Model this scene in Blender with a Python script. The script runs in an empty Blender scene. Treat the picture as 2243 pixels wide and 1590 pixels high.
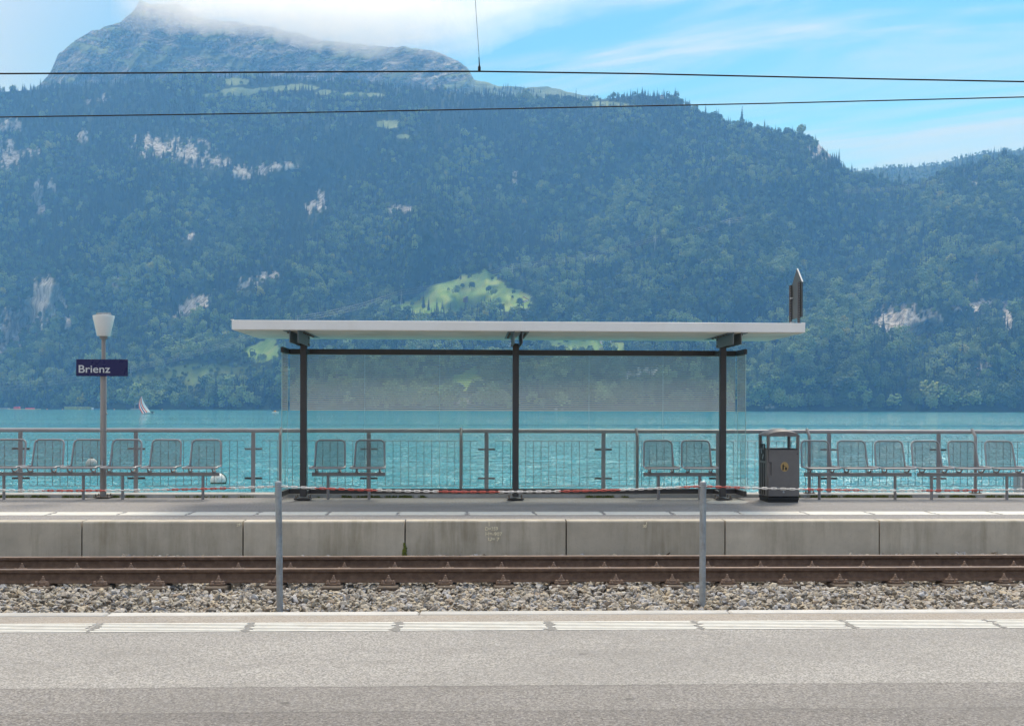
import bpy, math, random
import numpy as np
from mathutils import Matrix, Vector

# ------------------------------------------------------------------ camera
scene = bpy.context.scene
FPX, CU, CV, CAMH = 2400.0, 1121.5, 896.5, 1.45      # focal length in photo pixels, horizon, eye height
YAW = math.atan(0.036)
ROLL = math.atan(6.0 / 2243.0)
FW = Vector((math.sin(YAW), math.cos(YAW), 0.0))
RT = Vector((math.cos(YAW), -math.sin(YAW), 0.0))
UP = Vector((0, 0, 1.0))
R = RT * math.cos(ROLL) + UP * math.sin(ROLL)
U = UP * math.cos(ROLL) - RT * math.sin(ROLL)
cam_data = bpy.data.cameras.new('camera')
cam = bpy.data.objects.new('camera', cam_data)
scene.collection.objects.link(cam)
cam.matrix_world = Matrix(((R.x, U.x, -FW.x, 0), (R.y, U.y, -FW.y, 0), (R.z, U.z, -FW.z, CAMH), (0, 0, 0, 1)))
cam_data.sensor_width = 36.0
cam_data.lens = 36.0 * FPX / 2243.0
cam_data.shift_y = (CV - 795.0) / 2243.0
cam_data.clip_start = 0.1
cam_data.clip_end = 40000.0
scene.camera = cam

# ------------------------------------------------------------------ sky and sun
SUN_EL, SUN_AZ = math.radians(56.0), math.radians(24.0)   # azimuth from +Y (over the lake) towards +X
world = bpy.data.worlds.new('World')
scene.world = world
world.use_nodes = True
wn, wl = world.node_tree.nodes, world.node_tree.links
wn.clear()

def N(nodes, kind, **kw):
    n = nodes.new(kind)
    for k, v in kw.items():
        setattr(n, k, v)
    return n

def MATH(nodes, links, op, a, b=None, clamp=False):
    n = nodes.new('ShaderNodeMath'); n.operation = op; n.use_clamp = clamp
    for i, x in enumerate((a, b)):
        if x is None: continue
        if isinstance(x, (int, float)): n.inputs[i].default_value = x
        else: links.new(x, n.inputs[i])
    return n.outputs[0]

def MIXC(nodes, links, fac, a, b, mode='MIX'):
    n = nodes.new('ShaderNodeMix'); n.data_type = 'RGBA'; n.blend_type = mode
    for i, x in ((0, fac), (6, a), (7, b)):
        if isinstance(x, (int, float)): n.inputs[i].default_value = x
        elif isinstance(x, (tuple, list)): n.inputs[i].default_value = (*x, 1) if len(x) == 3 else x
        else: links.new(x, n.inputs[i])
    return n.outputs[2]

def RAMP(nodes, links, fac, stops, interp='LINEAR'):
    n = nodes.new('ShaderNodeValToRGB'); n.color_ramp.interpolation = interp
    el = n.color_ramp.elements
    while len(el) > len(stops): el.remove(el[-1])
    while len(el) < len(stops): el.new(0.5)
    for e, (p, c) in zip(el, stops):
        e.position = p
        e.color = (c, c, c, 1) if isinstance(c, (int, float)) else (*c, 1)
    links.new(fac, n.inputs[0])
    return n.outputs[0]

def NOISE(nodes, links, vec, scale, detail=4.0, rough=0.55, dist=0.0, dim='3D'):
    n = nodes.new('ShaderNodeTexNoise'); n.noise_dimensions = dim
    n.inputs['Scale'].default_value = scale
    n.inputs['Detail'].default_value = detail
    n.inputs['Roughness'].default_value = rough
    n.inputs['Distortion'].default_value = dist
    if vec is not None: links.new(vec, n.inputs['Vector'])
    return n.outputs['Fac']

def MAPPING(nodes, links, vec, scale=(1, 1, 1), rot=(0, 0, 0), loc=(0, 0, 0)):
    n = nodes.new('ShaderNodeMapping')
    n.inputs['Scale'].default_value = scale
    n.inputs['Rotation'].default_value = rot
    n.inputs['Location'].default_value = loc
    links.new(vec, n.inputs['Vector'])
    return n.outputs[0]

sky = N(wn, 'ShaderNodeTexSky', sky_type='NISHITA', sun_disc=False)
sky.sun_elevation = SUN_EL
sky.sun_rotation = SUN_AZ
sky.altitude = 560.0
sky.air_density = 1.0
sky.dust_density = 0.6
sky.ozone_density = 2.0
tc = N(wn, 'ShaderNodeTexCoord')
sep = N(wn, 'ShaderNodeSeparateXYZ'); wl.new(tc.outputs['Generated'], sep.inputs[0])
# thin cirrus drawn out across the whole sky: the direction is laid on a flat layer overhead
zz = MATH(wn, wl, 'MAXIMUM', MATH(wn, wl, 'ADD', sep.outputs[2], 0.16), 0.03)
cxy = N(wn, 'ShaderNodeCombineXYZ')
wl.new(MATH(wn, wl, 'DIVIDE', sep.outputs[0], zz), cxy.inputs[0])
wl.new(MATH(wn, wl, 'DIVIDE', sep.outputs[1], zz), cxy.inputs[1])
cv1 = MAPPING(wn, wl, MAPPING(wn, wl, cxy.outputs[0], rot=(0, 0, math.radians(24))), scale=(0.75, 3.4, 1), loc=(2.3, 0.9, 0))
n1 = NOISE(wn, wl, cv1, 1.3, 8.0, 0.58, 0.7)
cv2 = MAPPING(wn, wl, cxy.outputs[0], scale=(0.16, 0.16, 1), loc=(1.1, 4.2, 0))
n2 = NOISE(wn, wl, cv2, 1.6, 3.0, 0.5, 0.2)
streak = RAMP(wn, wl, n1, [(0.38, 0.0), (0.70, 1.0)], 'EASE')
bank = RAMP(wn, wl, MATH(wn, wl, 'SUBTRACT', n2, MATH(wn, wl, 'MULTIPLY', sep.outputs[0], 0.85)), [(0.46, 0.0), (0.80, 1.0)], 'EASE')
low = RAMP(wn, wl, sep.outputs[2], [(0.02, 0.6), (0.22, 0.0)], 'EASE')
cover = MATH(wn, wl, 'MAXIMUM', MATH(wn, wl, 'MULTIPLY', streak, 0.66), MATH(wn, wl, 'MULTIPLY', bank, 0.9))
cover = MATH(wn, wl, 'MULTIPLY', MATH(wn, wl, 'ADD', cover, low, True), RAMP(wn, wl, sep.outputs[2], [(0.0, 0.0), (0.01, 1.0)]))
tint = MIXC(wn, wl, 1.0, sky.outputs[0], (0.205, 0.455, 0.555), 'MULTIPLY')
cloud_l = MATH(wn, wl, 'ADD', 0.14, MATH(wn, wl, 'MULTIPLY', MATH(wn, wl, 'MAXIMUM', sep.outputs[2], 0.0), 2.3))   # cloud is brighter overhead than near the horizon
skycol = MIXC(wn, wl, cover, tint, MIXC(wn, wl, 1.0, (3.68, 3.50, 3.27), cloud_l, 'MULTIPLY'))
bg = N(wn, 'ShaderNodeBackground'); bg.inputs['Strength'].default_value = 0.12
wl.new(skycol, bg.inputs['Color'])
wo = N(wn, 'ShaderNodeOutputWorld'); wl.new(bg.outputs[0], wo.inputs['Surface'])

sun_data = bpy.data.lights.new('sun', 'SUN')
sun_data.energy = 1.6
sun_data.angle = math.radians(15.0)                      # the sun shines through a veil of thin cloud
sun_data.color = (1.0, 0.96, 0.90)
sun = bpy.data.objects.new('sun', sun_data)
scene.collection.objects.link(sun)
sun_dir = Vector((math.sin(SUN_AZ) * math.cos(SUN_EL), math.cos(SUN_AZ) * math.cos(SUN_EL), math.sin(SUN_EL)))
sun.rotation_euler = sun_dir.to_track_quat('Z', 'Y').to_euler()
sun.location = (0, 0, 50)

scene.view_settings.view_transform = 'Standard'
scene.view_settings.look = 'None'
scene.view_settings.exposure = 1.27
scene.view_settings.gamma = 1.0
scene.view_settings.use_curve_mapping = False
scene.cycles.use_denoising = True
scene.cycles.max_bounces = 6
scene.cycles.diffuse_bounces = 3
scene.cycles.glossy_bounces = 3
scene.cycles.transparent_max_bounces = 24
scene.cycles.volume_bounces = 3
scene.cycles.caustics_reflective = False
scene.cycles.caustics_refractive = False
scene.cycles.sample_clamp_indirect = 6.0

# ------------------------------------------------------------------ where things stand
def hor(u):
    return CV + math.tan(ROLL) * (u - CU)

def on_y(u, Y):                       # X of image column u on the plane Y
    d = FW + RT * ((u - CU) / FPX)
    return d.x * Y / d.y

def depth(X, Y):
    return X * FW.x + Y * FW.y

def z_at(u, v, Y):                    # height of image point (u, v) on the plane Y
    X = on_y(u, Y)
    return CAMH + depth(X, Y) * (hor(u) - v) / FPX

def far_point(u, v, d):               # point at depth d from the eye
    p = (FW + RT * ((u - CU) / FPX)) * d
    return Vector((p.x, p.y, CAMH + d * (hor(u) - v) / FPX))

# ------------------------------------------------------------------ helpers
rng = random.Random(7)
COL = scene.collection

class MB:
    """collects shapes; build() links them as one mesh object"""
    def __init__(self):
        self.v, self.f = [], []
    def add(self, verts, faces):
        o = len(self.v)
        self.v.extend([tuple(p) for p in verts])
        self.f.extend([tuple(i + o for i in f) for f in faces])
        return self
    def box(self, c, s, bevel=0.0, rot=None):
        hx, hy, hz = s[0] / 2, s[1] / 2, s[2] / 2
        b = min(bevel, hx * .95, hy * .95, hz * .95)
        if b <= 0:
            vs = [(x, y, z) for x in (-hx, hx) for y in (-hy, hy) for z in (-hz, hz)]
            fs = [(0, 1, 3, 2), (4, 6, 7, 5), (0, 4, 5, 1), (2, 3, 7, 6), (0, 2, 6, 4), (1, 5, 7, 3)]
        else:
            vs, idx = [], {}
            for sx in (-1, 1):
                for sy in (-1, 1):
                    for sz in (-1, 1):
                        for ax in range(3):
                            p = [sx * (hx - b), sy * (hy - b), sz * (hz - b)]
                            p[ax] = (sx * hx, sy * hy, sz * hz)[ax]
                            idx[(sx, sy, sz, ax)] = len(vs); vs.append(tuple(p))
            fs = []
            def q(*k): fs.append(tuple(idx[i] for i in k))
            for s_ in (-1, 1):
                q((s_, -1, -1, 0), (s_, 1, -1, 0), (s_, 1, 1, 0), (s_, -1, 1, 0))
                q((-1, s_, -1, 1), (1, s_, -1, 1), (1, s_, 1, 1), (-1, s_, 1, 1))
                q((-1, -1, s_, 2), (1, -1, s_, 2), (1, 1, s_, 2), (-1, 1, s_, 2))
            for a in (-1, 1):
                for c_ in (-1, 1):
                    q((a, c_, -1, 0), (a, c_, 1, 0), (a, c_, 1, 1), (a, c_, -1, 1))
                    q((a, -1, c_, 0), (a, 1, c_, 0), (a, 1, c_, 2), (a, -1, c_, 2))
                    q((-1, a, c_, 1), (1, a, c_, 1), (1, a, c_, 2), (-1, a, c_, 2))
                    for e in (-1, 1):
                        fs.append((idx[(a, c_, e, 0)], idx[(a, c_, e, 1)], idx[(a, c_, e, 2)]))
        if rot is not None:
            vs = [rot @ Vector(p) for p in vs]
        return self.add([(p[0] + c[0], p[1] + c[1], p[2] + c[2]) for p in vs], fs)
    def tube(self, pts, r, n=8, closed=False, caps=True):
        pts = [Vector(p) for p in pts]
        m = len(pts)
        rs = r if isinstance(r, (list, tuple)) else [r] * m
        rings, prev = [], None
        for i in range(m):
            if closed: t = (pts[(i + 1) % m] - pts[i - 1])
            elif i == 0: t = pts[1] - pts[0]
            elif i == m - 1: t = pts[-1] - pts[-2]
            else: t = (pts[i + 1] - pts[i]).normalized() + (pts[i] - pts[i - 1]).normalized()
            t = t.normalized()
            if prev is None:
                a = Vector((0, 0, 1)) if abs(t.z) < 0.9 else Vector((0, 1, 0))
            else:
                a = prev
            x = (a - t * a.dot(t)).normalized(); y = t.cross(x); prev = x
            rings.append([pts[i] + (x * math.cos(2 * math.pi * k / n) + y * math.sin(2 * math.pi * k / n)) * rs[i] for k in range(n)])
        vs = [p for rg in rings for p in rg]
        fs = []
        for i in range(m if closed else m - 1):
            j = (i + 1) % m
            for k in range(n):
                l = (k + 1) % n
                fs.append((i * n + k, i * n + l, j * n + l, j * n + k))
        if caps and not closed:
            fs.append(tuple(range(n - 1, -1, -1)))
            fs.append(tuple((m - 1) * n + k for k in range(n)))
        return self.add(vs, fs)
    def lathe(self, prof, c, n=24):
        m = len(prof)
        vs = [(c[0] + r * math.cos(2 * math.pi * k / n), c[1] + r * math.sin(2 * math.pi * k / n), c[2] + z) for r, z in prof for k in range(n)]
        fs = [(i * n + k, i * n + (k + 1) % n, (i + 1) * n + (k + 1) % n, (i + 1) * n + k) for i in range(m - 1) for k in range(n)]
        fs.append(tuple(range(n - 1, -1, -1))); fs.append(tuple((m - 1) * n + k for k in range(n)))
        return self.add(vs, fs)
    def prism(self, poly, axis, a, b):
        """poly: 2D outline; axis 'x','y','z' is the direction it is drawn out along, from a to b"""
        def P(p, t):
            return {'x': (t, p[0], p[1]), 'y': (p[0], t, p[1]), 'z': (p[0], p[1], t)}[axis]
        n = len(poly)
        vs = [P(p, a) for p in poly] + [P(p, b) for p in poly]
        fs = [tuple(range(n - 1, -1, -1)), tuple(range(n, 2 * n))]
        fs += [(i, (i + 1) % n, n + (i + 1) % n, n + i) for i in range(n)]
        return self.add(vs, fs)
    def mesh(self, name, m, smooth=True, angle=38):
        me = bpy.data.meshes.new(name)
        me.from_pydata(self.v, [], self.f)
        if m is not None: me.materials.append(m)
        import bmesh
        bm = bmesh.new(); bm.from_mesh(me)
        bmesh.ops.recalc_face_normals(bm, faces=bm.faces)
        bm.to_mesh(me); bm.free()
        if smooth:
            me.polygons.foreach_set('use_smooth', [True] * len(me.polygons))
            me.set_sharp_from_angle(angle=math.radians(angle))
        return me
    def build(self, name, m, parent=None, smooth=True, loc=None, angle=38):
        return place(name, self.mesh(name, m, smooth, angle), parent, loc)

def place(name, me, parent=None, loc=None, rot=None):
    o = bpy.data.objects.new(name, me)
    COL.objects.link(o)
    if parent is not None: o.parent = parent
    if loc is not None: o.location = loc
    if rot is not None: o.rotation_euler = rot
    return o

def tag(o, label=None, cat=None, group=None, kind=None):
    if label: o['label'] = label
    if cat: o['category'] = cat
    if group: o['group'] = group
    if kind: o['kind'] = kind
    return o

def thing(name, loc, label, cat, group=None):
    o = bpy.data.objects.new(name, None)
    o.empty_display_size = 0.2
    COL.objects.link(o); o.location = loc
    return tag(o, label, cat, group)

def copy_tree(o, parent=None):
    c = o.copy(); COL.objects.link(c)
    if parent is not None: c.parent = parent
    for ch in o.children: copy_tree(ch, c)
    return c

def text_mesh(name, body, size, m, extrude=0.002, width=None, offset=0.0):
    cu = bpy.data.curves.new(name, 'FONT')
    cu.body = body; cu.size = size; cu.extrude = extrude; cu.offset = offset
    o = bpy.data.objects.new(name, cu); COL.objects.link(o)
    bpy.context.view_layer.update()
    me = bpy.data.meshes.new_from_object(o.evaluated_get(bpy.context.evaluated_depsgraph_get()))
    bpy.data.objects.remove(o); me.name = name
    co = np.zeros(len(me.vertices) * 3); me.vertices.foreach_get('co', co); co = co.reshape(-1, 3)
    co[:, 0] -= co[:, 0].min()
    if width: co[:, 0] *= width / co[:, 0].max()
    # letters stand upright and face the eye
    me.vertices.foreach_set('co', np.stack([co[:, 0], -co[:, 2], co[:, 1]], 1).ravel())
    me.materials.clear(); me.materials.append(m)
    return me

# value noise for shaping land
def vnoise(x, y, seed=0):
    xi, yi = np.floor(x).astype(np.int64), np.floor(y).astype(np.int64)
    xf, yf = x - xi, y - yi
    def h(a, b):
        n = (a * 374761393 + b * 668265263 + seed * 1442695041) & 0xffffffff
        n = ((n ^ (n >> 13)) * 1274126177) & 0xffffffff
        n = n ^ (n >> 16)
        return (n & 0xffff) / 65535.0
    sx, sy = xf * xf * (3 - 2 * xf), yf * yf * (3 - 2 * yf)
    a = h(xi, yi) * (1 - sx) + h(xi + 1, yi) * sx
    b = h(xi, yi + 1) * (1 - sx) + h(xi + 1, yi + 1) * sx
    return a * (1 - sy) + b * sy
def fbm(x, y, oct=4, seed=0, gain=0.5):
    t, a, s = 0.0, 1.0, 0.0
    for i in range(oct):
        t = t + a * vnoise(x * 2 ** i, y * 2 ** i, seed + i * 17); s += a; a *= gain
    return t / s

# ------------------------------------------------------------------ materials
def new_mat(name):
    m = bpy.data.materials.new(name); m.use_nodes = True
    nt = m.node_tree
    b = nt.nodes['Principled BSDF']
    return m, nt.nodes, nt.links, b

def coords(nodes, which='Object'):
    return nodes.new('ShaderNodeTexCoord').outputs[which]

def world_pos(nodes):
    return nodes.new('ShaderNodeNewGeometry').outputs['Position']

def BUMP(nodes, links, b, height, strength, dist):
    n = nodes.new('ShaderNodeBump'); n.inputs['Strength'].default_value = strength
    n.inputs['Distance'].default_value = dist
    links.new(height, n.inputs['Height']); links.new(n.outputs[0], b.inputs['Normal'])
    return n

def simple(name, c, rough=0.5, metal=0.0, var=0.15, scale=8.0, bump=0.0, dirt=None, dirt_amt=0.4, spec=0.5):
    m, n, l, b = new_mat(name)
    p = world_pos(n)
    f = NOISE(n, l, p, scale, 6.0, 0.6)
    lo = tuple(x * (1 - var) for x in c); hi = tuple(min(1, x * (1 + var)) for x in c)
    colr = RAMP(n, l, f, [(0.3, lo), (0.7, hi)])
    if dirt is not None:
        f2 = NOISE(n, l, MAPPING(n, l, p, scale=(1, 1, 0.35)), scale * 0.6, 8.0, 0.65, 0.3)
        colr = MIXC(n, l, MATH(n, l, 'MULTIPLY', RAMP(n, l, f2, [(0.48, 0.0), (0.68, 1.0)]), dirt_amt), colr, dirt)
    l.new(colr, b.inputs['Base Color'])
    b.inputs['Metallic'].default_value = metal
    b.inputs['Specular IOR Level'].default_value = spec
    l.new(RAMP(n, l, f, [(0.3, max(0, rough - 0.07)), (0.7, min(1, rough + 0.07))]), b.inputs['Roughness'])
    if bump:
        BUMP(n, l, b, NOISE(n, l, p, scale * 14, 3.0, 0.6), bump, 0.004)
    return m

M = {}
M['grey_paint'] = simple('grey_paint', (0.255, 0.245, 0.25), 0.42, 0.0, 0.12, 6.0, 0.05, (0.13, 0.10, 0.08), 0.3)
M['rail_paint'] = simple('rail_paint', (0.31, 0.305, 0.325), 0.40, 0.0, 0.10, 4.0, 0.03, (0.15, 0.12, 0.10), 0.25)
M['brown_steel'] = simple('brown_steel', (0.052, 0.046, 0.046), 0.45, 0.0, 0.15, 5.0, 0.04, (0.10, 0.085, 0.075), 0.3)
M['arm_steel'] = simple('arm_steel', (0.16, 0.18, 0.19), 0.5, 0.0, 0.12, 6.0, 0.04)
M['bolt_steel'] = simple('bolt_steel', (0.20, 0.16, 0.13), 0.55, 0.5, 0.3, 30.0)
M['galv'] = simple('galvanised', (0.34, 0.37, 0.40), 0.48, 0.35, 0.18, 22.0, 0.06, (0.17, 0.13, 0.10), 0.35)
M['white_panel'] = simple('white_panel', (0.88, 0.88, 0.88), 0.45, 0.0, 0.02, 2.0, 0.0, (0.60, 0.57, 0.50), 0.25)
M['soffit'] = simple('soffit', (0.78, 0.72, 0.64), 0.6, 0.0, 0.03, 1.5, 0.0, (0.46, 0.42, 0.35), 0.55)
M['lamp_white'] = simple('lamp_white', (0.80, 0.81, 0.80), 0.35, 0.0, 0.03, 6.0)
M['sign_blue'] = simple('sign_blue', (0.010, 0.010, 0.085), 0.30, 0.0, 0.1, 3.0)
M['letter_white'] = simple('letter_white', (0.62, 0.64, 0.66), 0.5, 0.0, 0.03, 6.0)
M['bin_grey'] = simple('bin_grey', (0.142, 0.135, 0.138), 0.55, 0.0, 0.10, 14.0, 0.25, (0.15, 0.14, 0.13), 0.25)
M['bin_dark'] = simple('bin_dark', (0.018, 0.018, 0.02), 0.7, 0.0, 0.2, 14.0)
M['gold'] = simple('gold_print', (0.38, 0.26, 0.10), 0.5, 0.0, 0.06, 20.0)
M['chain_red'] = simple('chain_red', (0.52, 0.10, 0.075), 0.5, 0.0, 0.22, 40.0)
M['chain_white'] = simple('chain_white', (0.74, 0.72, 0.70), 0.5, 0.0, 0.10, 40.0, 0.0, (0.45, 0.40, 0.34), 0.5)
M['wire'] = simple('wire', (0.018, 0.016, 0.016), 0.5, 0.6, 0.2, 5.0)
M['mesh_wire'] = simple('mesh_wire', (0.17, 0.165, 0.17), 0.55, 0.2, 0.2, 20.0)
M['buoy'] = simple('buoy', (0.74, 0.74, 0.70), 0.5, 0.0, 0.06, 5.0, 0.1, (0.35, 0.32, 0.20), 0.5)
M['slime'] = simple('slime', (0.045, 0.06, 0.02), 0.8, 0.0, 0.4, 12.0)
M['tactile'] = simple('tactile_paint', (0.68, 0.665, 0.61), 0.6, 0.0, 0.08, 10.0, 0.1, (0.46, 0.40, 0.34), 0.35)
M['chalk'] = simple('chalk_paint', (0.82, 0.74, 0.56), 0.85, 0.0, 0.25, 60.0)
def cloth(name, c):
    m, n, l, b = new_mat(name)
    p = world_pos(n)
    colr = RAMP(n, l, NOISE(n, l, p, 0.8, 3.0), [(0.3, tuple(x * 0.95 for x in c)), (0.7, c)])
    l.new(colr, b.inputs['Base Color']); b.inputs['Roughness'].default_value = 0.6
    t = n.new('ShaderNodeBsdfTranslucent'); l.new(colr, t.inputs['Color'])
    mx = n.new('ShaderNodeMixShader'); mx.inputs[0].default_value = 0.65
    l.new(b.outputs[0], mx.inputs[1]); l.new(t.outputs[0], mx.inputs[2]); l.new(mx.outputs[0], n['Material Output'].inputs['Surface'])
    return m
M['sail_white'] = cloth('sail_white', (0.90, 0.90, 0.90))
M['sail_red'] = cloth('sail_red', (0.80, 0.10, 0.07))
M['sail_blue'] = cloth('sail_blue', (0.04, 0.05, 0.34))
M['skin'] = simple('skin', (0.45, 0.27, 0.20), 0.6)
M['navy_cloth'] = simple('navy_cloth', (0.03, 0.03, 0.07), 0.8)
M['hull_white'] = simple('hull_white', (0.8, 0.8, 0.8), 0.35, 0.0, 0.02, 1.0)
M['orange'] = simple('orange', (0.75, 0.30, 0.04), 0.5)
M['yellow'] = simple('yellow', (0.62, 0.50, 0.06), 0.6, 0.0, 0.15, 0.3)
M['red_cloth'] = simple('red_cloth', (0.60, 0.05, 0.06), 0.6)
M['house_wall'] = simple('house_wall', (0.60, 0.56, 0.50), 0.8)
M['house_wood'] = simple('house_wood', (0.11, 0.065, 0.04), 0.8)
M['roof_brown'] = simple('roof_brown', (0.13, 0.085, 0.07), 0.8)
M['roof_red'] = simple('roof_red', (0.42, 0.14, 0.09), 0.8)
M['window_dark'] = simple('window_dark', (0.03, 0.035, 0.04), 0.15)
M['pylon'] = simple('pylon', (0.42, 0.43, 0.42), 0.5, 0.3)
M['trunk'] = simple('trunk', (0.10, 0.075, 0.055), 0.9, 0.0, 0.3, 2.0)
M['stone_grey'] = simple('shore_stone', (0.25, 0.24, 0.23), 0.9, 0.0, 0.3, 0.4)
M['stick'] = simple('stick', (0.05, 0.035, 0.025), 0.9)

def asphalt(name, base, dark, seams=None, tan=None):
    m, n, l, b = new_mat(name)
    p = world_pos(n)
    cell = n.new('ShaderNodeTexVoronoi'); cell.inputs['Scale'].default_value = 105.0; l.new(p, cell.inputs['Vector'])
    cs = n.new('ShaderNodeSeparateColor'); l.new(cell.outputs['Color'], cs.inputs[0])
    fine = MATH(n, l, 'ADD', MATH(n, l, 'MULTIPLY', cs.outputs[0], 0.30), MATH(n, l, 'MULTIPLY', NOISE(n, l, p, 85.0, 3.0, 0.8), 0.70))   # stone chips in the binder
    mid = NOISE(n, l, p, 30.0, 4.0, 0.6)
    big = NOISE(n, l, MAPPING(n, l, p, scale=(0.35, 1.0, 1)), 1.3, 5.0, 0.6, 0.4)
    c = RAMP(n, l, fine, [(0.36, tuple(x * 0.58 for x in base)), (0.50, base), (0.63, tuple(min(1, x * 1.45) for x in base))])
    vor = n.new('ShaderNodeTexVoronoi'); vor.inputs['Scale'].default_value = 90.0; l.new(p, vor.inputs['Vector'])
    chip = MATH(n, l, 'MULTIPLY', RAMP(n, l, vor.outputs['Distance'], [(0.16, 1.0), (0.30, 0.0)]), RAMP(n, l, mid, [(0.45, 0.0), (0.6, 1.0)]))
    c = MIXC(n, l, MATH(n, l, 'MULTIPLY', chip, 0.5), c, (0.50, 0.48, 0.45))
    c = MIXC(n, l, RAMP(n, l, big, [(0.40, 0.0), (0.72, 0.45)]), c, dark)
    sp = n.new('ShaderNodeSeparateXYZ'); l.new(p, sp.inputs[0])
    wob = MATH(n, l, 'MULTIPLY', MATH(n, l, 'SUBTRACT', NOISE(n, l, p, 6.0, 6.0, 0.7), 0.5), 0.06)
    y = MATH(n, l, 'ADD', sp.outputs[1], wob)
    for (y0, amt) in (seams or []):            # older, darker lanes of asphalt on the eye's side of y0
        f = RAMP(n, l, MATH(n, l, 'ADD', MATH(n, l, 'MULTIPLY', MATH(n, l, 'SUBTRACT', y, y0), 14.0), 0.5), [(0.40, 1.0), (0.60, 0.0)])
        tex = RAMP(n, l, NOISE(n, l, p, 48.0, 4.0, 0.8), [(0.38, 1.0), (0.62, 0.30)])
        c = MIXC(n, l, MATH(n, l, 'MULTIPLY', MATH(n, l, 'MULTIPLY', f, tex), amt), c, MIXC(n, l, 1.0, c, (0.60, 0.58, 0.58), 'MULTIPLY'))
        g = RAMP(n, l, MATH(n, l, 'ABSOLUTE', MATH(n, l, 'SUBTRACT', y, y0 - 0.012)), [(0.0, 0.55), (0.02, 0.0)])
        c = MIXC(n, l, MATH(n, l, 'MULTIPLY', g, RAMP(n, l, big, [(0.4, 0.2), (0.6, 1.0)])), c, tuple(x * 0.6 for x in dark))
    if tan:
        f = RAMP(n, l, MATH(n, l, 'ADD', MATH(n, l, 'MULTIPLY', MATH(n, l, 'SUBTRACT', sp.outputs[1], tan), 8.0), 0.5), [(0.35, 0.0), (0.65, 1.0)])
        blot = RAMP(n, l, NOISE(n, l, p, 1.6, 4.0, 0.6), [(0.35, 0.35), (0.65, 0.85)])
        c = MIXC(n, l, MATH(n, l, 'MULTIPLY', f, blot), c, MIXC(n, l, 0.6, c, (0.36, 0.29, 0.22)))
    # drips, gum and scuffs
    v2 = n.new('ShaderNodeTexVoronoi'); v2.inputs['Scale'].default_value = 1.7; l.new(p, v2.inputs['Vector'])
    spot = RAMP(n, l, MATH(n, l, 'ADD', v2.outputs['Distance'], MATH(n, l, 'MULTIPLY', mid, 0.05)), [(0.055, 0.75), (0.075, 0.0)])
    c = MIXC(n, l, spot, c, tuple(x * 0.55 for x in dark))
    blot = RAMP(n, l, NOISE(n, l, MAPPING(n, l, p, scale=(0.5, 1.0, 1), loc=(3, 7, 0)), 0.9, 7.0, 0.7, 0.8), [(0.52, 0.0), (0.62, 0.28), (0.75, 0.4)])
    c = MIXC(n, l, blot, c, dark)
    # a few hair cracks
    wv = n.new('ShaderNodeTexVoronoi'); wv.feature = 'DISTANCE_TO_EDGE'; wv.inputs['Scale'].default_value = 0.42
    wob2 = n.new('ShaderNodeVectorMath'); wob2.operation = 'ADD'; l.new(p, wob2.inputs[0])
    nz2 = n.new('ShaderNodeTexNoise'); nz2.inputs['Scale'].default_value = 3.0; nz2.inputs['Detail'].default_value = 6.0; l.new(p, nz2.inputs['Vector'])
    sc2 = n.new('ShaderNodeVectorMath'); sc2.operation = 'SCALE'; sc2.inputs['Scale'].default_value = 0.55; l.new(nz2.outputs['Color'], sc2.inputs[0])
    l.new(sc2.outputs[0], wob2.inputs[1]); l.new(wob2.outputs[0], wv.inputs['Vector'])
    crack = MATH(n, l, 'MULTIPLY', RAMP(n, l, wv.outputs['Distance'], [(0.0, 0.8), (0.0035, 0.0)]), RAMP(n, l, big, [(0.60, 0.0), (0.70, 0.7)]))
    c = MIXC(n, l, crack, c, tuple(x * 0.4 for x in dark))
    l.new(c, b.inputs['Base Color'])
    b.inputs['Roughness'].default_value = 0.88
    BUMP(n, l, b, fine, 0.6, 0.004)
    return m

# ================================================================== THE SETTING: lake and land
WATER_Z = -1.25
def grid_object(name, P, m, attrs=None, smooth=True):
    """P: rows x cols x 3 array of points -> one sheet"""
    r, c = P.shape[:2]
    me = bpy.data.meshes.new(name)
    i = np.arange(r * c).reshape(r, c)
    q = np.stack([i[:-1, :-1], i[:-1, 1:], i[1:, 1:], i[1:, :-1]], -1).reshape(-1, 4)
    me.vertices.add(r * c); me.vertices.foreach_set('co', P.reshape(-1).astype(np.float32))
    me.loops.add(q.size); me.loops.foreach_set('vertex_index', q.reshape(-1).astype(np.int32))
    me.polygons.add(len(q)); me.polygons.foreach_set('loop_start', (np.arange(len(q)) * 4).astype(np.int32))
    me.polygons.foreach_set('use_smooth', np.full(len(q), smooth))
    me.update(calc_edges=True)
    if attrs is not None:
        a = me.color_attributes.new('ground', 'FLOAT_COLOR', 'POINT')
        a.data.foreach_set('color', attrs.reshape(-1).astype(np.float32))
    me.materials.append(m)
    return place(name, me)

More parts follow.
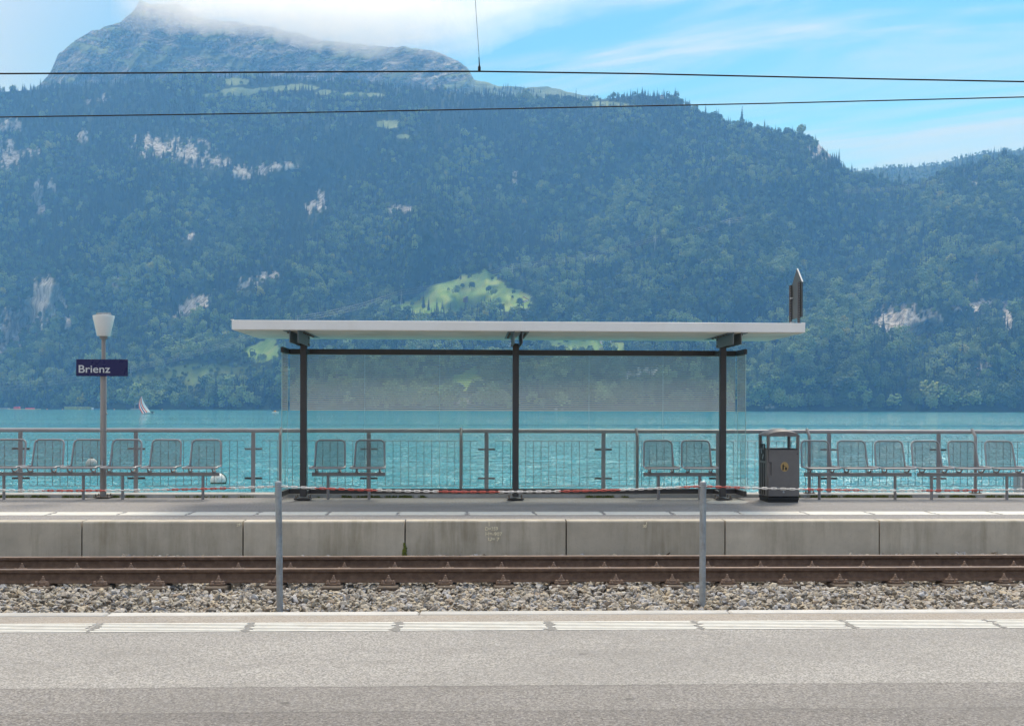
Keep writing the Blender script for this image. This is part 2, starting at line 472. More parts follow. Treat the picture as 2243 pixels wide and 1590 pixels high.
# --- lake: a sheet that is finely rippled near the station and goes on flat under the far shore
m, n, l, b = new_mat('lake_water')
p = world_pos(n)
big = NOISE(n, l, MAPPING(n, l, p, scale=(0.25, 1.0, 1)), 0.018, 4.0, 0.55, 0.5)
streak = NOISE(n, l, MAPPING(n, l, p, scale=(0.05, 1.0, 1)), 0.030, 4.0, 0.6, 0.6)
col = RAMP(n, l, big, [(0.35, (0.040, 0.235, 0.285)), (0.65, (0.060, 0.305, 0.35))])
l.new(col, b.inputs['Base Color'])
b.inputs['IOR'].default_value = 1.33
l.new(RAMP(n, l, streak, [(0.35, 0.03), (0.65, 0.10)]), b.inputs['Roughness'])
w1 = NOISE(n, l, MAPPING(n, l, p, scale=(0.55, 1.0, 1), rot=(0, 0, 0.12)), 1.1, 5.0, 0.60, 0.6)
w2 = NOISE(n, l, MAPPING(n, l, p, scale=(0.5, 1.0, 1), rot=(0, 0, -0.2)), 4.5, 3.0, 0.6, 0.4)
hgt = MATH(n, l, 'ADD', w1, MATH(n, l, 'MULTIPLY', w2, 0.32))
calm = RAMP(n, l, streak, [(0.36, 0.30), (0.56, 1.0)])
bp = BUMP(n, l, b, MATH(n, l, 'MULTIPLY', hgt, calm), 1.0, 0.50)
M['lake_water'] = m
ys = np.concatenate([np.linspace(18.45, 60, 260), np.geomspace(60.2, 400, 240), np.geomspace(405, 7000, 40)])
xs = np.linspace(-1, 1, 260)
YY, XX = np.meshgrid(ys, xs, indexing='ij')
XW = XX * (26 + YY * 0.95)
fade = np.clip((260 - YY) / 220, 0, 1) ** 1.2
ZW = WATER_Z + fade * (0.30 * (fbm(XW * 0.40, YY * 1.15, 3, 3, 0.55) - 0.5) + 0.17 * (fbm(XW * 0.9 + 0.2 * YY, YY * 2.3, 2, 9) - 0.5))
lake = tag(grid_object('lake', np.stack([XW, YY, ZW], -1), m), 'turquoise lake with small choppy waves', kind='structure')

# --- land colours: attribute 'ground' holds (meadow, rock, alpine, bare)
def land_material(name, floor, rock_scale, strata, dark=1.0, rough=14.0):
    m, n, l, b = new_mat(name)
    at = n.new('ShaderNodeAttribute'); at.attribute_name = 'ground'
    sp = n.new('ShaderNodeSeparateColor'); l.new(at.outputs['Color'], sp.inputs[0])
    p = world_pos(n)
    f = NOISE(n, l, p, 0.02, 6.0, 0.6)
    fine = NOISE(n, l, p, 0.12, 5.0, 0.65)
    base = RAMP(n, l, fine, [(0.3, tuple(x * 0.6 for x in floor)), (0.7, tuple(x * 1.3 for x in floor))])
    mead = RAMP(n, l, f, [(0.32, (0.12, 0.23, 0.04)), (0.5, (0.20, 0.30, 0.065)), (0.68, (0.27, 0.32, 0.10))])
    mead = MIXC(n, l, RAMP(n, l, fine, [(0.5, 0.0), (0.75, 0.5)]), mead, (0.10, 0.17, 0.035))
    alp = RAMP(n, l, fine, [(0.3, tuple(x * dark for x in (0.15, 0.21, 0.09))), (0.7, tuple(x * dark for x in (0.27, 0.32, 0.16)))])
    rv = MAPPING(n, l, p, scale=(1.0, 1.0, strata))
    rk = NOISE(n, l, rv, rock_scale, 8.0, 0.68, 0.5)
    rock = RAMP(n, l, rk, [(0.34, tuple(x * dark for x in (0.10, 0.09, 0.08))), (0.46, tuple(x * dark for x in (0.30, 0.285, 0.26))), (0.58, tuple(x * dark for x in (0.62, 0.595, 0.55)))])
    c = MIXC(n, l, sp.outputs[0], base, mead)
    c = MIXC(n, l, sp.outputs[2], c, alp)
    if strata > 1:                                             # beds of harder and softer rock; shade of upright gullies painted in as dark streaks
        bed = NOISE(n, l, MAPPING(n, l, p, scale=(0.0035, 0.0035, 0.045), rot=(0.06, 0.10, 0)), 1.0, 5.0, 0.6, 0.4)
        cut = NOISE(n, l, MAPPING(n, l, p, scale=(0.030, 0.030, 0.0045)), 1.0, 5.0, 0.65, 0.6)
        rock = MIXC(n, l, 1.0, rock, MIXC(n, l, 1.0, RAMP(n, l, bed, [(0.38, 0.45), (0.52, 1.1), (0.66, 1.5)]), RAMP(n, l, cut, [(0.36, 0.45), (0.55, 1.15)]), 'MULTIPLY'), 'MULTIPLY')
        c = MIXC(n, l, RAMP(n, l, bed, [(0.40, 0.55), (0.50, 0.0)]), c, (0.05, 0.075, 0.04))
    c = MIXC(n, l, sp.outputs[1], c, rock)
    l.new(c, b.inputs['Base Color']); b.inputs['Roughness'].default_value = 0.95
    b.inputs['Specular IOR Level'].default_value = 0.1
    BUMP(n, l, b, MATH(n, l, 'MULTIPLY', rk, MATH(n, l, 'ADD', sp.outputs[1], 0.1)), 1.0, rough)
    return m
M['hillside'] = land_material('hillside_ground', (0.030, 0.050, 0.018), 0.075, 0.30, 1.0, 10.0)
M['massif'] = land_material('massif_ground', (0.07, 0.10, 0.05), 0.022, 1.9, 0.95, 90.0)

def curve(pts, u):
    a = np.array(pts, float)
    return np.interp(u, a[:, 0], a[:, 1])

def hor_np(u):
    return CV + math.tan(ROLL) * (u - CU)

def sheet(u, v, d):
    x = (u - CU) / FPX
    X = d * (FW.x + RT.x * x); Y = d * (FW.y + RT.y * x)
    return np.stack([X, Y, CAMH + d * (hor_np(u) - v) / FPX], -1)

def blob(u, v, cu, cv, ru, rv, rot=0.0):
    c, s = math.cos(math.radians(rot)), math.sin(math.radians(rot))
    du, dv = u - cu, v - cv
    a = (du * c + dv * s) / ru; b_ = (-du * s + dv * c) / rv
    return 1.0 - np.sqrt(a * a + b_ * b_)

def in_poly(u, v, poly):
    res = np.zeros(u.shape, bool)
    k = len(poly)
    for i in range(k):
        (x1, y1), (x2, y2) = poly[i], poly[(i + 1) % k]
        cond = ((y1 > v) != (y2 > v)) & (u < (x2 - x1) * (v - y1) / (y2 - y1 + 1e-9) + x1)
        res ^= cond
    return res

# --- the wooded mountainside across the lake
RIDGE = [(-420, 215), (0, 202), (100, 196), (300, 182), (500, 170), (700, 178), (900, 196), (1040, 208), (1100, 212), (1200, 216),
         (1290, 222), (1400, 208), (1480, 218), (1530, 250), (1600, 272), (1660, 282), (1740, 296), (1790, 314), (1830, 352),
         (1860, 384), (1960, 407), (2020, 404), (2060, 386), (2150, 356), (2243, 346), (2660, 330)]
SHORE = [(-420, 2500), (-100, 2450), (150, 2350), (300, 2150), (700, 2050), (1300, 2000), (2243, 1900), (2660, 1850)]
RIDGE_D = [(-420, 3500), (500, 3450), (1100, 3350), (1400, 3250), (1860, 3050), (2243, 3000), (2660, 2950)]
us = np.linspace(-420, 2660, 760)
ss = np.concatenate([np.linspace(0, 1, 330), np.linspace(1.02, 1.5, 24)])
SS, UU = np.meshgrid(ss, us, indexing='ij')
v1 = curve(RIDGE, UU); d0 = curve(SHORE, UU); d1 = curve(RIDGE_D, UU)
v0 = hor_np(UU) + FPX * (CAMH - WATER_Z + 0.6) / d0
sc_ = np.clip(SS, 0, 1)
lump = fbm(UU / 210.0 + 0.9 * sc_, sc_ * 5.0 - UU / 500.0, 4, 21, 0.5) - 0.5
gull = np.abs(fbm(UU / 130.0 - 1.4 * sc_, sc_ * 1.8 + 3, 3, 5) - 0.5)
DD = d0 + (d1 - d0) * (0.30 * sc_ + 0.70 * sc_ ** 1.15) + np.sin(math.pi * sc_) ** 0.6 * (430 * lump + 380 * (gull - 0.12))
VV = v0 + (v1 - v0) * sc_
over = np.clip(SS - 1, 0, None)
DD = DD + over * 900
PM = sheet(UU, VV, DD)
fold = fbm(UU / 95.0 + 1.1 * sc_, sc_ * 7.0 - UU / 260.0, 4, 121, 0.5) - 0.5
spur = 0.5 - np.abs(fbm(UU / 150.0 - 1.8 * sc_, sc_ * 3.2 + UU / 400.0, 3, 127) - 0.5) * 2
PM[..., 2] += np.clip(np.sin(math.pi * np.clip(sc_ * 0.94 + 0.05, 0, 1)), 0, 1) ** 0.7 * (sc_ < 0.995) * np.clip(1 - 0.95 * sum(np.exp(-((UU - cu_) / ru_) ** 2 - ((VV - cv_) / rv_) ** 2) for cu_, cv_, ru_, rv_ in ((1010, 655, 200, 80), (1010, 830, 90, 45), (1270, 765, 150, 40), (570, 770, 80, 45), (60, 690, 110, 80), (2000, 715, 90, 50))), 0, 1) * (95 * fold + 70 * (spur - 0.25)) * np.clip(sc_ / 0.08, 0, 1) * np.clip((1 - sc_) / 0.06, 0, 1)
VV = np.where(SS <= 1, hor_np(UU) - (PM[..., 2] - CAMH) * FPX / DD, VV)
PM[..., 2] -= over * 500 + (over > 0) * 4
PM[0, :, 2] = WATER_Z - 1.0
MEADOWS = [[(858, 672), (895, 655), (955, 623), (1010, 605), (1060, 591), (1088, 598), (1102, 626), (1162, 650), (1170, 676), (1090, 682), (1040, 676), (980, 688), (880, 690)],
           [(528, 778), (545, 757), (600, 740), (614, 760), (606, 786), (560, 792)],
           [(955, 856), (1000, 820), (1050, 802), (1056, 856)],
           [(1178, 762), (1200, 750), (1300, 745), (1372, 752), (1376, 770), (1250, 774)],
           [(1090, 765), (1130, 755), (1132, 770), (1095, 776)]]
mead = np.zeros_like(UU)
wob_u = (fbm(UU / 22.0, VV / 10.0, 3, 40) - 0.5) * 26; wob_v = (fbm(UU / 25.0, VV / 12.0, 3, 41) - 0.5) * 14
for poly in MEADOWS:
    mead = np.maximum(mead, in_poly(UU + wob_u * 1.2, VV + wob_v * 1.1, poly).astype(float))
alp = np.zeros_like(UU)
for a in [(470, 209, 26, 5), (520, 202, 40, 9), (520, 178, 30, 8), (650, 192, 48, 7), (712, 203, 24, 6), (850, 273, 28, 10), (600, 196, 50, 4),
          (790, 208, 40, 5), (1240, 571, 30, 4), (1310, 566, 60, 4), (1330, 229, 46, 6), (1690, 506, 18, 4), (880, 300, 14, 5)]:
    alp = np.maximum(alp, (blob(UU + wob_u, VV + wob_v * 0.5, *a) > 0).astype(float))
bare = np.zeros_like(UU)                                    # felled strip above the left shore
bare = np.maximum(bare, in_poly(UU + wob_u, VV + wob_v, [(240, 862), (300, 822), (400, 798), (520, 800), (606, 812), (606, 832), (480, 846), (330, 868)]).astype(float))
rock = np.zeros_like(UU)
ROCKS = [(350, 322, 48, 20, 8), (405, 333, 48, 24, 10), (468, 352, 32, 14, 8), (535, 376, 34, 12, -4), (600, 366, 46, 7, -4), (60, 690, 74, 30, -42), (105, 645, 34, 32, -30),
         (255, 634, 9, 16, 10), (425, 666, 38, 14, -30), (538, 622, 24, 13, -10), (590, 604, 34, 7, -8), (690, 452, 26, 11, -20), (702, 432, 8, 14, 0),
         (872, 459, 22, 8, 0), (1795, 325, 20, 18, 35), (14, 345, 26, 26, 0), (85, 430, 12, 26, 0), (60, 330, 16, 14, 0), (180, 300, 8, 12, 0), (110, 410, 10, 14, 0),
         (20, 275, 22, 12, 0), (1985, 715, 54, 34, 10), (1935, 718, 20, 16, 0), (2045, 705, 14, 22, 10), (2150, 668, 70, 10, -6), (2205, 700, 14, 22, 0),
         (2138, 615, 6, 12, 0), (2130, 812, 22, 10, 0), (2150, 800, 14, 7, 0), (1390, 823, 40, 10, -14), (1075, 868, 22, 14, 0), (745, 826, 14, 8, 0), (1690, 893, 16, 5, 0),
         (1128, 396, 6, 14, 0), (225, 215, 9, 7, -30), (190, 222, 5, 8, 0), (420, 515, 18, 6, -20), (1220, 895, 10, 4, 0), (1010, 880, 14, 5, 0), (2125, 405, 10, 4, 0), (150, 710, 8, 14, 10)]
streaks = fbm(UU / 7.0, VV / 17.0, 4, 60, 0.65) - 0.5
for a in ROCKS:
    bb = blob(UU, VV, a[0], a[1], a[2] * 1.2, a[3] * 1.2, a[4])
    rock = np.maximum(rock, np.clip((bb * 0.8 - 0.05 + streaks * 3.2) * 3, 0, 1) * (bb > -0.3))
for a in [(62, 690, 76, 26, -42), (105, 645, 30, 34, -30), (425, 666, 40, 14, -30), (1985, 715, 54, 32, 10), (2150, 670, 62, 10, -6), (2205, 702, 14, 22, 0), (2050, 706, 14, 22, 10)]:      # the larger scars
    bb = blob(UU, VV, *a)
    rock = np.maximum(rock, np.clip((bb * 1.6 + 0.28 + streaks * 2.6) * 3, 0, 1) * (bb > -0.2))
rock *= (1 - mead)
G = np.stack([np.maximum(mead, bare * 0.35), rock, alp, np.ones_like(UU)], -1)
hills = tag(grid_object('mountainside', PM, M['hillside'], G), 'wooded mountainside rising from the far lake shore', kind='structure')

# --- the rocky massif behind it
CREST = [(-420, 260), (0, 215), (60, 205), (85, 186), (108, 160), (125, 120), (165, 85), (210, 65), (262, 50), (288, 26), (304, 3), (330, 12), (385, 4), (430, 38),
         (600, 62), (700, 88), (800, 100), (900, 104), (960, 116), (1000, 134), (1022, 150), (1036, 174), (1100, 190), (1200, 192), (1290, 211), (1360, 232), (1500, 285), (1900, 420)]
um = np.linspace(-420, 1900, 700)
sm = np.concatenate([np.linspace(0, 1, 150), np.linspace(1.03, 1.6, 20)])
SM, UM = np.meshgrid(sm, um, indexing='ij')
sc2 = np.clip(SM, 0, 1)
vm1 = curve(CREST, UM) + (fbm(UM / 18.0, UM * 0, 3, 77) - 0.5) * 7
vm0 = np.full_like(UM, 420.0) + np.clip(UM - 1300, 0, None) * 0.2
VM = vm0 + (vm1 - vm0) * sc2
ledge = fbm((VM + 0.22 * np.abs(UM - 430)) / 9.0, UM / 90.0, 4, 31, 0.55) - 0.5
rib = fbm(UM / 30.0 + VM / 60.0, VM / 60.0, 5, 33, 0.6) - 0.5
upper = np.clip((230 - VM) / 60, 0, 1)
DM = 3650 + 850 * sc2 + np.sin(math.pi * np.clip(sc2, 0.02, 1)) ** 0.5 * upper * (70 * ledge + 420 * rib)
ov = np.clip(SM - 1, 0, None)
PMm = sheet(UM, VM, DM + ov * 1400); PMm[..., 2] -= ov * 900 + (ov > 0) * 5
crag = np.clip((rib * 1.1 + ledge * 2.2 + 0.24) * 5, 0, 1)
scree = np.maximum(np.clip(blob(UM, VM, 335, 147, 110, 10, -22) * 4, 0, 1), np.clip(blob(UM, VM, 480, 128, 110, 16, 18) * 4, 0, 1))
rk = crag * (1 - 0.85 * scree)
rk *= np.clip((1045 - UM) / 40, 0, 1) * np.clip((215 + rib * 60 - VM) / 18, 0, 1)
rk = np.maximum(rk, np.clip(blob(UM, VM, 880, 184, 90, 9, -8) * 3, 0, 1) * 0.5)
GM = np.stack([np.zeros_like(UM), rk * 0.9, 0.6 * np.ones_like(UM), np.ones_like(UM)], -1)
tag(grid_object('massif', PMm, M['massif'], GM), 'rocky grey massif with its crest in cloud', kind='structure')

# --- the ridge far off beyond the notch on the right
FARR = [(1700, 460), (1840, 374), (1880, 370), (1950, 362), (2000, 362), (2060, 355), (2100, 343), (2150, 332), (2200, 326), (2243, 325), (2660, 305)]
uf = np.linspace(1700, 2660, 240); sf = np.concatenate([np.linspace(0, 1, 60), [1.1, 1.3, 1.6]])
SF, UF = np.meshgrid(sf, uf, indexing='ij')
s3 = np.clip(SF, 0, 1)
VF = 480 + (curve(FARR, UF) + 5 - 480) * s3
DF = 3700 + 700 * s3 + 200 * (fbm(UF / 90, s3 * 3, 3, 91) - 0.5) + np.clip(SF - 1, 0, None) * 900
PF = sheet(UF, VF, DF); PF[..., 2] -= np.clip(SF - 1, 0, None) * 500
tag(grid_object('distant_ridge', PF, M['hillside'], np.zeros(UF.shape + (4,))), 'distant wooded ridge beyond the notch', kind='structure')

# --- cloud lying on the massif's crest: one body of droplets, thin along its lower edge
CB = [(235, 30), (270, 52), (300, 66), (350, 62), (420, 64), (520, 72), (600, 82), (680, 100), (740, 114), (800, 116), (870, 106), (930, 108), (980, 120), (1030, 118), (1090, 92), (1200, 45), (1350, 0), (1520, -30)]
CT = [(235, -50), (1520, -50)]
uc = np.linspace(240, 1370, 180); nt_ = 40
th = np.linspace(0, 2 * math.pi, nt_, endpoint=False)
TH, UC = np.meshgrid(th, uc, indexing='ij')
tt = 0.5 - 0.5 * np.cos(TH)                                   # 0 at the lower edge, 1 at the top, once round
vb = 14 + curve(CB, UC) + (fbm(UC / 34.0, UC * 0 + 2, 4, 301, 0.6) - 0.5) * 34; vt = curve(CT, UC)
VC = vb + (np.minimum(vt, vb - 2) - vb) * tt
side = np.sign(np.sin(TH))
hd = 330 * tt ** 0.9 * (1 - tt) ** 0.4 * 2.2 * np.clip((UC - 236) / 190, 0, 1) ** 1.3 * np.clip((1380 - UC) / 620, 0, 1) ** 1.6
hd = hd * (0.45 + 1.1 * fbm(UC / 60.0, VC / 24.0, 4, 303, 0.6))
DC = 4330 + side * (hd + 1.5)
PC = sheet(UC, VC, DC)
cme = bpy.data.meshes.new('cloud')
nu_ = len(uc); ix = np.arange(nt_ * nu_).reshape(nt_, nu_)
fc = [(int(ix[i, j]), int(ix[i, j + 1]), int(ix[(i + 1) % nt_, j + 1]), int(ix[(i + 1) % nt_, j])) for i in range(nt_) for j in range(nu_ - 1)]
fc += [tuple(int(q) for q in ix[::-1, 0]), tuple(int(q) for q in ix[:, -1])]
cme.from_pydata(PC.reshape(-1, 3).tolist(), [], fc)
import bmesh
bm = bmesh.new(); bm.from_mesh(cme); bmesh.ops.recalc_face_normals(bm, faces=bm.faces)
if bm.calc_volume(signed=True) < 0: bmesh.ops.reverse_faces(bm, faces=bm.faces)
bm.to_mesh(cme); bm.free()
mc = bpy.data.materials.new('cloud_droplets'); mc.use_nodes = True; mc.node_tree.nodes.clear()
pc = mc.node_tree.nodes.new('ShaderNodeVolumePrincipled')
pc.inputs['Color'].default_value = (1.0, 1.0, 1.0, 1); pc.inputs['Density'].default_value = 0.0042; pc.inputs['Anisotropy'].default_value = 0.5
mo_ = mc.node_tree.nodes.new('ShaderNodeOutputMaterial'); mc.node_tree.links.new(pc.outputs[0], mo_.inputs['Volume'])
cme.materials.append(mc)
tag(place('cloud', cme), 'grey-white cloud lying on the crest of the massif', kind='stuff')

# --- trees: a few kinds, spread over the slopes by the tens of thousands
def leaf_mat(name, stops, trans=0.35):
    m, n, l, b = new_mat(name)
    oi = n.new('ShaderNodeObjectInfo')
    c = RAMP(n, l, oi.outputs['Random'], stops)
    g = NOISE(n, l, coords(n), 0.5, 3.0, 0.6)
    c = MIXC(n, l, 1.0, c, RAMP(n, l, g, [(0.3, 0.62), (0.7, 1.35)]), 'MULTIPLY')
    l.new(c, b.inputs['Base Color']); b.inputs['Roughness'].default_value = 0.75
    b.inputs['Specular IOR Level'].default_value = 0.2
    tr = n.new('ShaderNodeBsdfTranslucent'); l.new(c, tr.inputs['Color'])
    mx = n.new('ShaderNodeMixShader'); mx.inputs[0].default_value = trans
    l.new(b.outputs[0], mx.inputs[1]); l.new(tr.outputs[0], mx.inputs[2]); l.new(mx.outputs[0], n['Material Output'].inputs['Surface'])
    return m
M['broadleaf'] = leaf_mat('broadleaf', [(0.0, (0.045, 0.088, 0.030)), (0.4, (0.080, 0.145, 0.045)), (0.8, (0.13, 0.205, 0.065)), (1.0, (0.19, 0.25, 0.08))])
M['beech'] = leaf_mat('beech', [(0.0, (0.16, 0.25, 0.08)), (0.6, (0.25, 0.34, 0.12)), (0.97, (0.32, 0.40, 0.14)), (1.0, (0.38, 0.37, 0.09))])  # pale leaf colour that also carries painted sunlight on the slope's folds
M['needle'] = leaf_mat('needle', [(0.0, (0.018, 0.040, 0.018)), (0.6, (0.030, 0.060, 0.024)), (1.0, (0.050, 0.085, 0.030))])
M['broadleaf_lone'] = leaf_mat('broadleaf_single', [(0.0, (0.055, 0.105, 0.025)), (1.0, (0.085, 0.145, 0.034))])  # leaf greens of the single meadow trees

OCT_F = [(0, 2, 4), (2, 1, 4), (1, 3, 4), (3, 0, 4), (2, 0, 5), (1, 2, 5), (3, 1, 5), (0, 3, 5)]
def clump(mb, c, r, rnd, flat=0.75):
    q = [(1, 0, 0), (-1, 0, 0), (0, 1, 0), (0, -1, 0), (0, 0, 1), (0, 0, -1)]
    a = rnd.random() * 6.28; ca, sa = math.cos(a), math.sin(a)
    vs = []
    for x, y, z in q:
        k = r * rnd.uniform(0.6, 1.25)
        x, y, z = x * k, y * k, z * k * flat
        tilt = 0.5
        x, z = x * math.cos(tilt) - z * math.sin(tilt), x * math.sin(tilt) + z * math.cos(tilt)
        vs.append((c[0] + x * ca - y * sa, c[1] + x * sa + y * ca, c[2] + z))
    mb.add(vs, OCT_F)

def broad_crown(seed, h=20.0, w=7.0, nc=110):
    rnd = random.Random(seed); mb = MB()
    lobes = [(rnd.uniform(-.35, .35) * w, rnd.uniform(-.35, .35) * w, h * rnd.uniform(.45, .78), w * rnd.uniform(.45, .72)) for _ in range(6)]
    lobes.append((0, 0, h * 0.55, w * 0.8))
    for i in range(nc):
        lx, ly, lz, lr = rnd.choice(lobes)
        th = rnd.random() * 6.28; cz = rnd.uniform(-0.75, 1.0); rr = lr * rnd.uniform(0.72, 1.0); sxy = math.sqrt(max(0, 1 - cz * cz))
        clump(mb, (lx + rr * sxy * math.cos(th), ly + rr * sxy * math.sin(th), lz + rr * cz * 0.95), w * rnd.uniform(0.12, 0.24), rnd)
    return mb

def fir_crown(seed, h=26.0, w=3.6, nl=13):
    rnd = random.Random(seed); mb = MB()
    for i in range(nl):
        t = i / (nl - 1); z = h * (0.10 + 0.86 * t); rr = w * (1 - t) ** 0.85 + 0.25
        k = max(4, int(9 * (1 - t)) + 3)
        for j in range(k):
            a = 6.28 * (j + rnd.random() * 0.7) / k
            L = rr * rnd.uniform(0.75, 1.2)
            ca, sa = math.cos(a), math.sin(a); wd = L * 0.42
            tip = (L * ca, L * sa, z - L * 0.45); base = (0, 0, z + h * 0.05)
            lft = (L * .6 * ca - wd * sa, L * .6 * sa + wd * ca, z - L * 0.32); rgt = (L * .6 * ca + wd * sa, L * .6 * sa - wd * ca, z - L * 0.32)
            und = (L * .45 * ca, L * .45 * sa, z - L * 0.55)
            mb.add([base, lft, tip, rgt, und], [(0, 1, 2), (0, 2, 3), (1, 4, 2), (4, 3, 2)])
    mb.add([(0.25, 0, h * .9), (-0.2, .2, h * .9), (-0.2, -.2, h * .9), (0, 0, h * 1.02)], [(0, 1, 3), (1, 2, 3), (2, 0, 3)])
    return mb

def trunk(mb, h, r):
    mb.tube([(0, 0, -2), (0.1, 0, h * .3), (0, 0.1, h * .7)], [r, r * .8, r * .35], 5, caps=False)

kit = bpy.data.collections.new('tree_kinds')               # never linked to the scene: only a store of shapes
for k in range(5):
    o = bpy.data.objects.new('tree_kind_%02d' % k, broad_crown(100 + k, rng.uniform(17, 22), rng.uniform(6.0, 8.2)).mesh('broad_tree', M['broadleaf'], False)); kit.objects.link(o)
for k in range(4):                                          # paler beeches and maples; their tint also stands in for sunlit folds
    o = bpy.data.objects.new('tree_kind_%02d' % (9 + k), broad_crown(150 + k, rng.uniform(17, 22), rng.uniform(6.5, 8.6)).mesh('beech_tree', M['beech'], False)); kit.objects.link(o)
for k in range(4):
    mb = fir_crown(200 + k, rng.uniform(22, 29), rng.uniform(3.2, 4.3)); trunk(mb, 20, 0.35)
    o = bpy.data.objects.new('tree_kind_%02d' % (5 + k), mb.mesh('fir_tree', M['needle'], False)); kit.objects.link(o)

def scatter(name, pts, idx, scl, rot, coll, label):
    me = bpy.data.meshes.new(name)
    me.vertices.add(len(pts)); me.vertices.foreach_set('co', pts.astype(np.float32).ravel())
    for nm, ty, data in (('kind_index', 'INT', idx.astype(np.int32)), ('size', 'FLOAT_VECTOR', scl.astype(np.float32).ravel()), ('turn', 'FLOAT_VECTOR', rot.astype(np.float32).ravel())):
        a = me.attributes.new(nm, ty, 'POINT')
        a.data.foreach_set('value' if ty == 'INT' else 'vector', data)
    o = place(name, me)
    ng = bpy.data.node_groups.new(name, 'GeometryNodeTree')
    ng.interface.new_socket('Geometry', in_out='INPUT', socket_type='NodeSocketGeometry')
    ng.interface.new_socket('Geometry', in_out='OUTPUT', socket_type='NodeSocketGeometry')
    gi = ng.nodes.new('NodeGroupInput'); go = ng.nodes.new('NodeGroupOutput')
    ip = ng.nodes.new('GeometryNodeInstanceOnPoints')
    ci = ng.nodes.new('GeometryNodeCollectionInfo'); ci.inputs[0].default_value = coll
    ci.inputs['Separate Children'].default_value = True; ci.inputs['Reset Children'].default_value = True
    def attr(nm, ty):
        a = ng.nodes.new('GeometryNodeInputNamedAttribute'); a.data_type = ty; a.inputs[0].default_value = nm
        return [s for s in a.outputs if s.enabled and s.name == 'Attribute'][0]
    lk = ng.links.new
    lk(gi.outputs[0], ip.inputs['Points']); lk(ci.outputs[0], ip.inputs['Instance'])
    ip.inputs['Pick Instance'].default_value = True
    lk(attr('kind_index', 'INT'), ip.inputs['Instance Index'])
    e2r = ng.nodes.new('FunctionNodeEulerToRotation'); lk(attr('turn', 'FLOAT_VECTOR'), e2r.inputs[0])
    lk(e2r.outputs[0], ip.inputs['Rotation'])
    lk(attr('size', 'FLOAT_VECTOR'), ip.inputs['Scale'])
    lk(ip.outputs[0], go.inputs[0])
    md = o.modifiers.new(name, 'NODES'); md.node_group = ng
    return tag(o, label, kind='stuff')

nrs = np.random.RandomState(11)
def sow(P, UUa, VVa, block, count, rows):
    """random points on a sheet, by area, where block is low"""
    Q = P[:rows]; a, b_, c = Q[:-1, :-1], Q[1:, :-1], Q[:-1, 1:]
    area = np.linalg.norm(np.cross(b_ - a, c - a), axis=-1)
    bl = np.maximum.reduce([block[:rows][:-1, :-1], block[:rows][1:, :-1], block[:rows][:-1, 1:], block[:rows][1:, 1:]]) * 0.5 + 0.5 * block[:rows][:-1, :-1]
    w = area * np.clip(1 - bl, 0, 1)
    cs = np.cumsum(w.ravel()); pick = np.searchsorted(cs, nrs.rand(count) * cs[-1])
    i, j = np.unravel_index(np.minimum(pick, w.size - 1), w.shape)
    s, t = nrs.rand(count, 1), nrs.rand(count, 1)
    pt = (Q[i, j] * (1 - s) + Q[i + 1, j] * s) * (1 - t) + (Q[i, j + 1] * (1 - s) + Q[i + 1, j + 1] * s) * t
    uu = UUa[i, j] + t[:, 0] * (UUa[0, 1] - UUa[0, 0]); vv = VVa[i, j]
    return pt, uu, vv

def below(mask, k):
    """the mask, also drawn down over the k rows below it: nothing tall grows right in front"""
    out = mask.copy()
    for q in range(1, k + 1): out[:-q] = np.maximum(out[:-q], mask[q:] * (1 - 0.5 * q / k))
    return out
block = np.clip(below(mead, 7) * 0.985 + below(alp, 3) * 1.1 + below(np.clip(rock - 0.1, 0, 1) * 1.25, 8) * 0.93 + bare * 0.62, 0, 1)
pt, uu, vv = sow(PM, UU, VV, block, 66000, 338)
hfrac = np.clip((890 - vv) / 680, 0, 1)
fir_p = np.clip(0.28 + 0.68 * hfrac ** 1.4 + (fbm(uu / 130, vv / 90, 3, 51) - 0.5) * 1.6 - 0.25 * (uu > 1150), 0.03, 0.96)
fir = nrs.rand(len(pt)) < fir_p
pale_p = np.clip((fbm(uu / 75 + vv / 140, vv / 46 - uu / 300, 4, 52, 0.6) - 0.47) * 5.0, 0.02, 0.92)  # bands of paler trees, doubling as sunlight on the folds
pale = nrs.rand(len(pt)) < pale_p
idx = np.where(fir, 5 + nrs.randint(0, 4, len(pt)), np.where(pale, 9 + nrs.randint(0, 4, len(pt)), nrs.randint(0, 5, len(pt))))
size = np.exp(nrs.normal(-0.02, 0.24, len(pt))) * np.where(fir, 1.0, 1.12)
size *= 1.0 + 0.35 * np.clip((vv - 840) / 50, 0, 1) - 0.22 * hfrac
inb = in_poly(uu, vv, [(240, 862), (300, 822), (400, 798), (520, 800), (606, 812), (606, 832), (480, 846), (330, 868)])
size = np.where(inb, size * 0.55, size)
sz = np.stack([size, size, size * nrs.uniform(0.85, 1.2, len(pt))], -1)
tn = np.stack([nrs.normal(0, 0.04, len(pt)), nrs.normal(0, 0.04, len(pt)), nrs.rand(len(pt)) * 6.28], -1)
pt[:, 2] -= 0.6
scatter('forest', pt, idx, sz, tn, kit, 'dense mixed forest covering the mountainside')
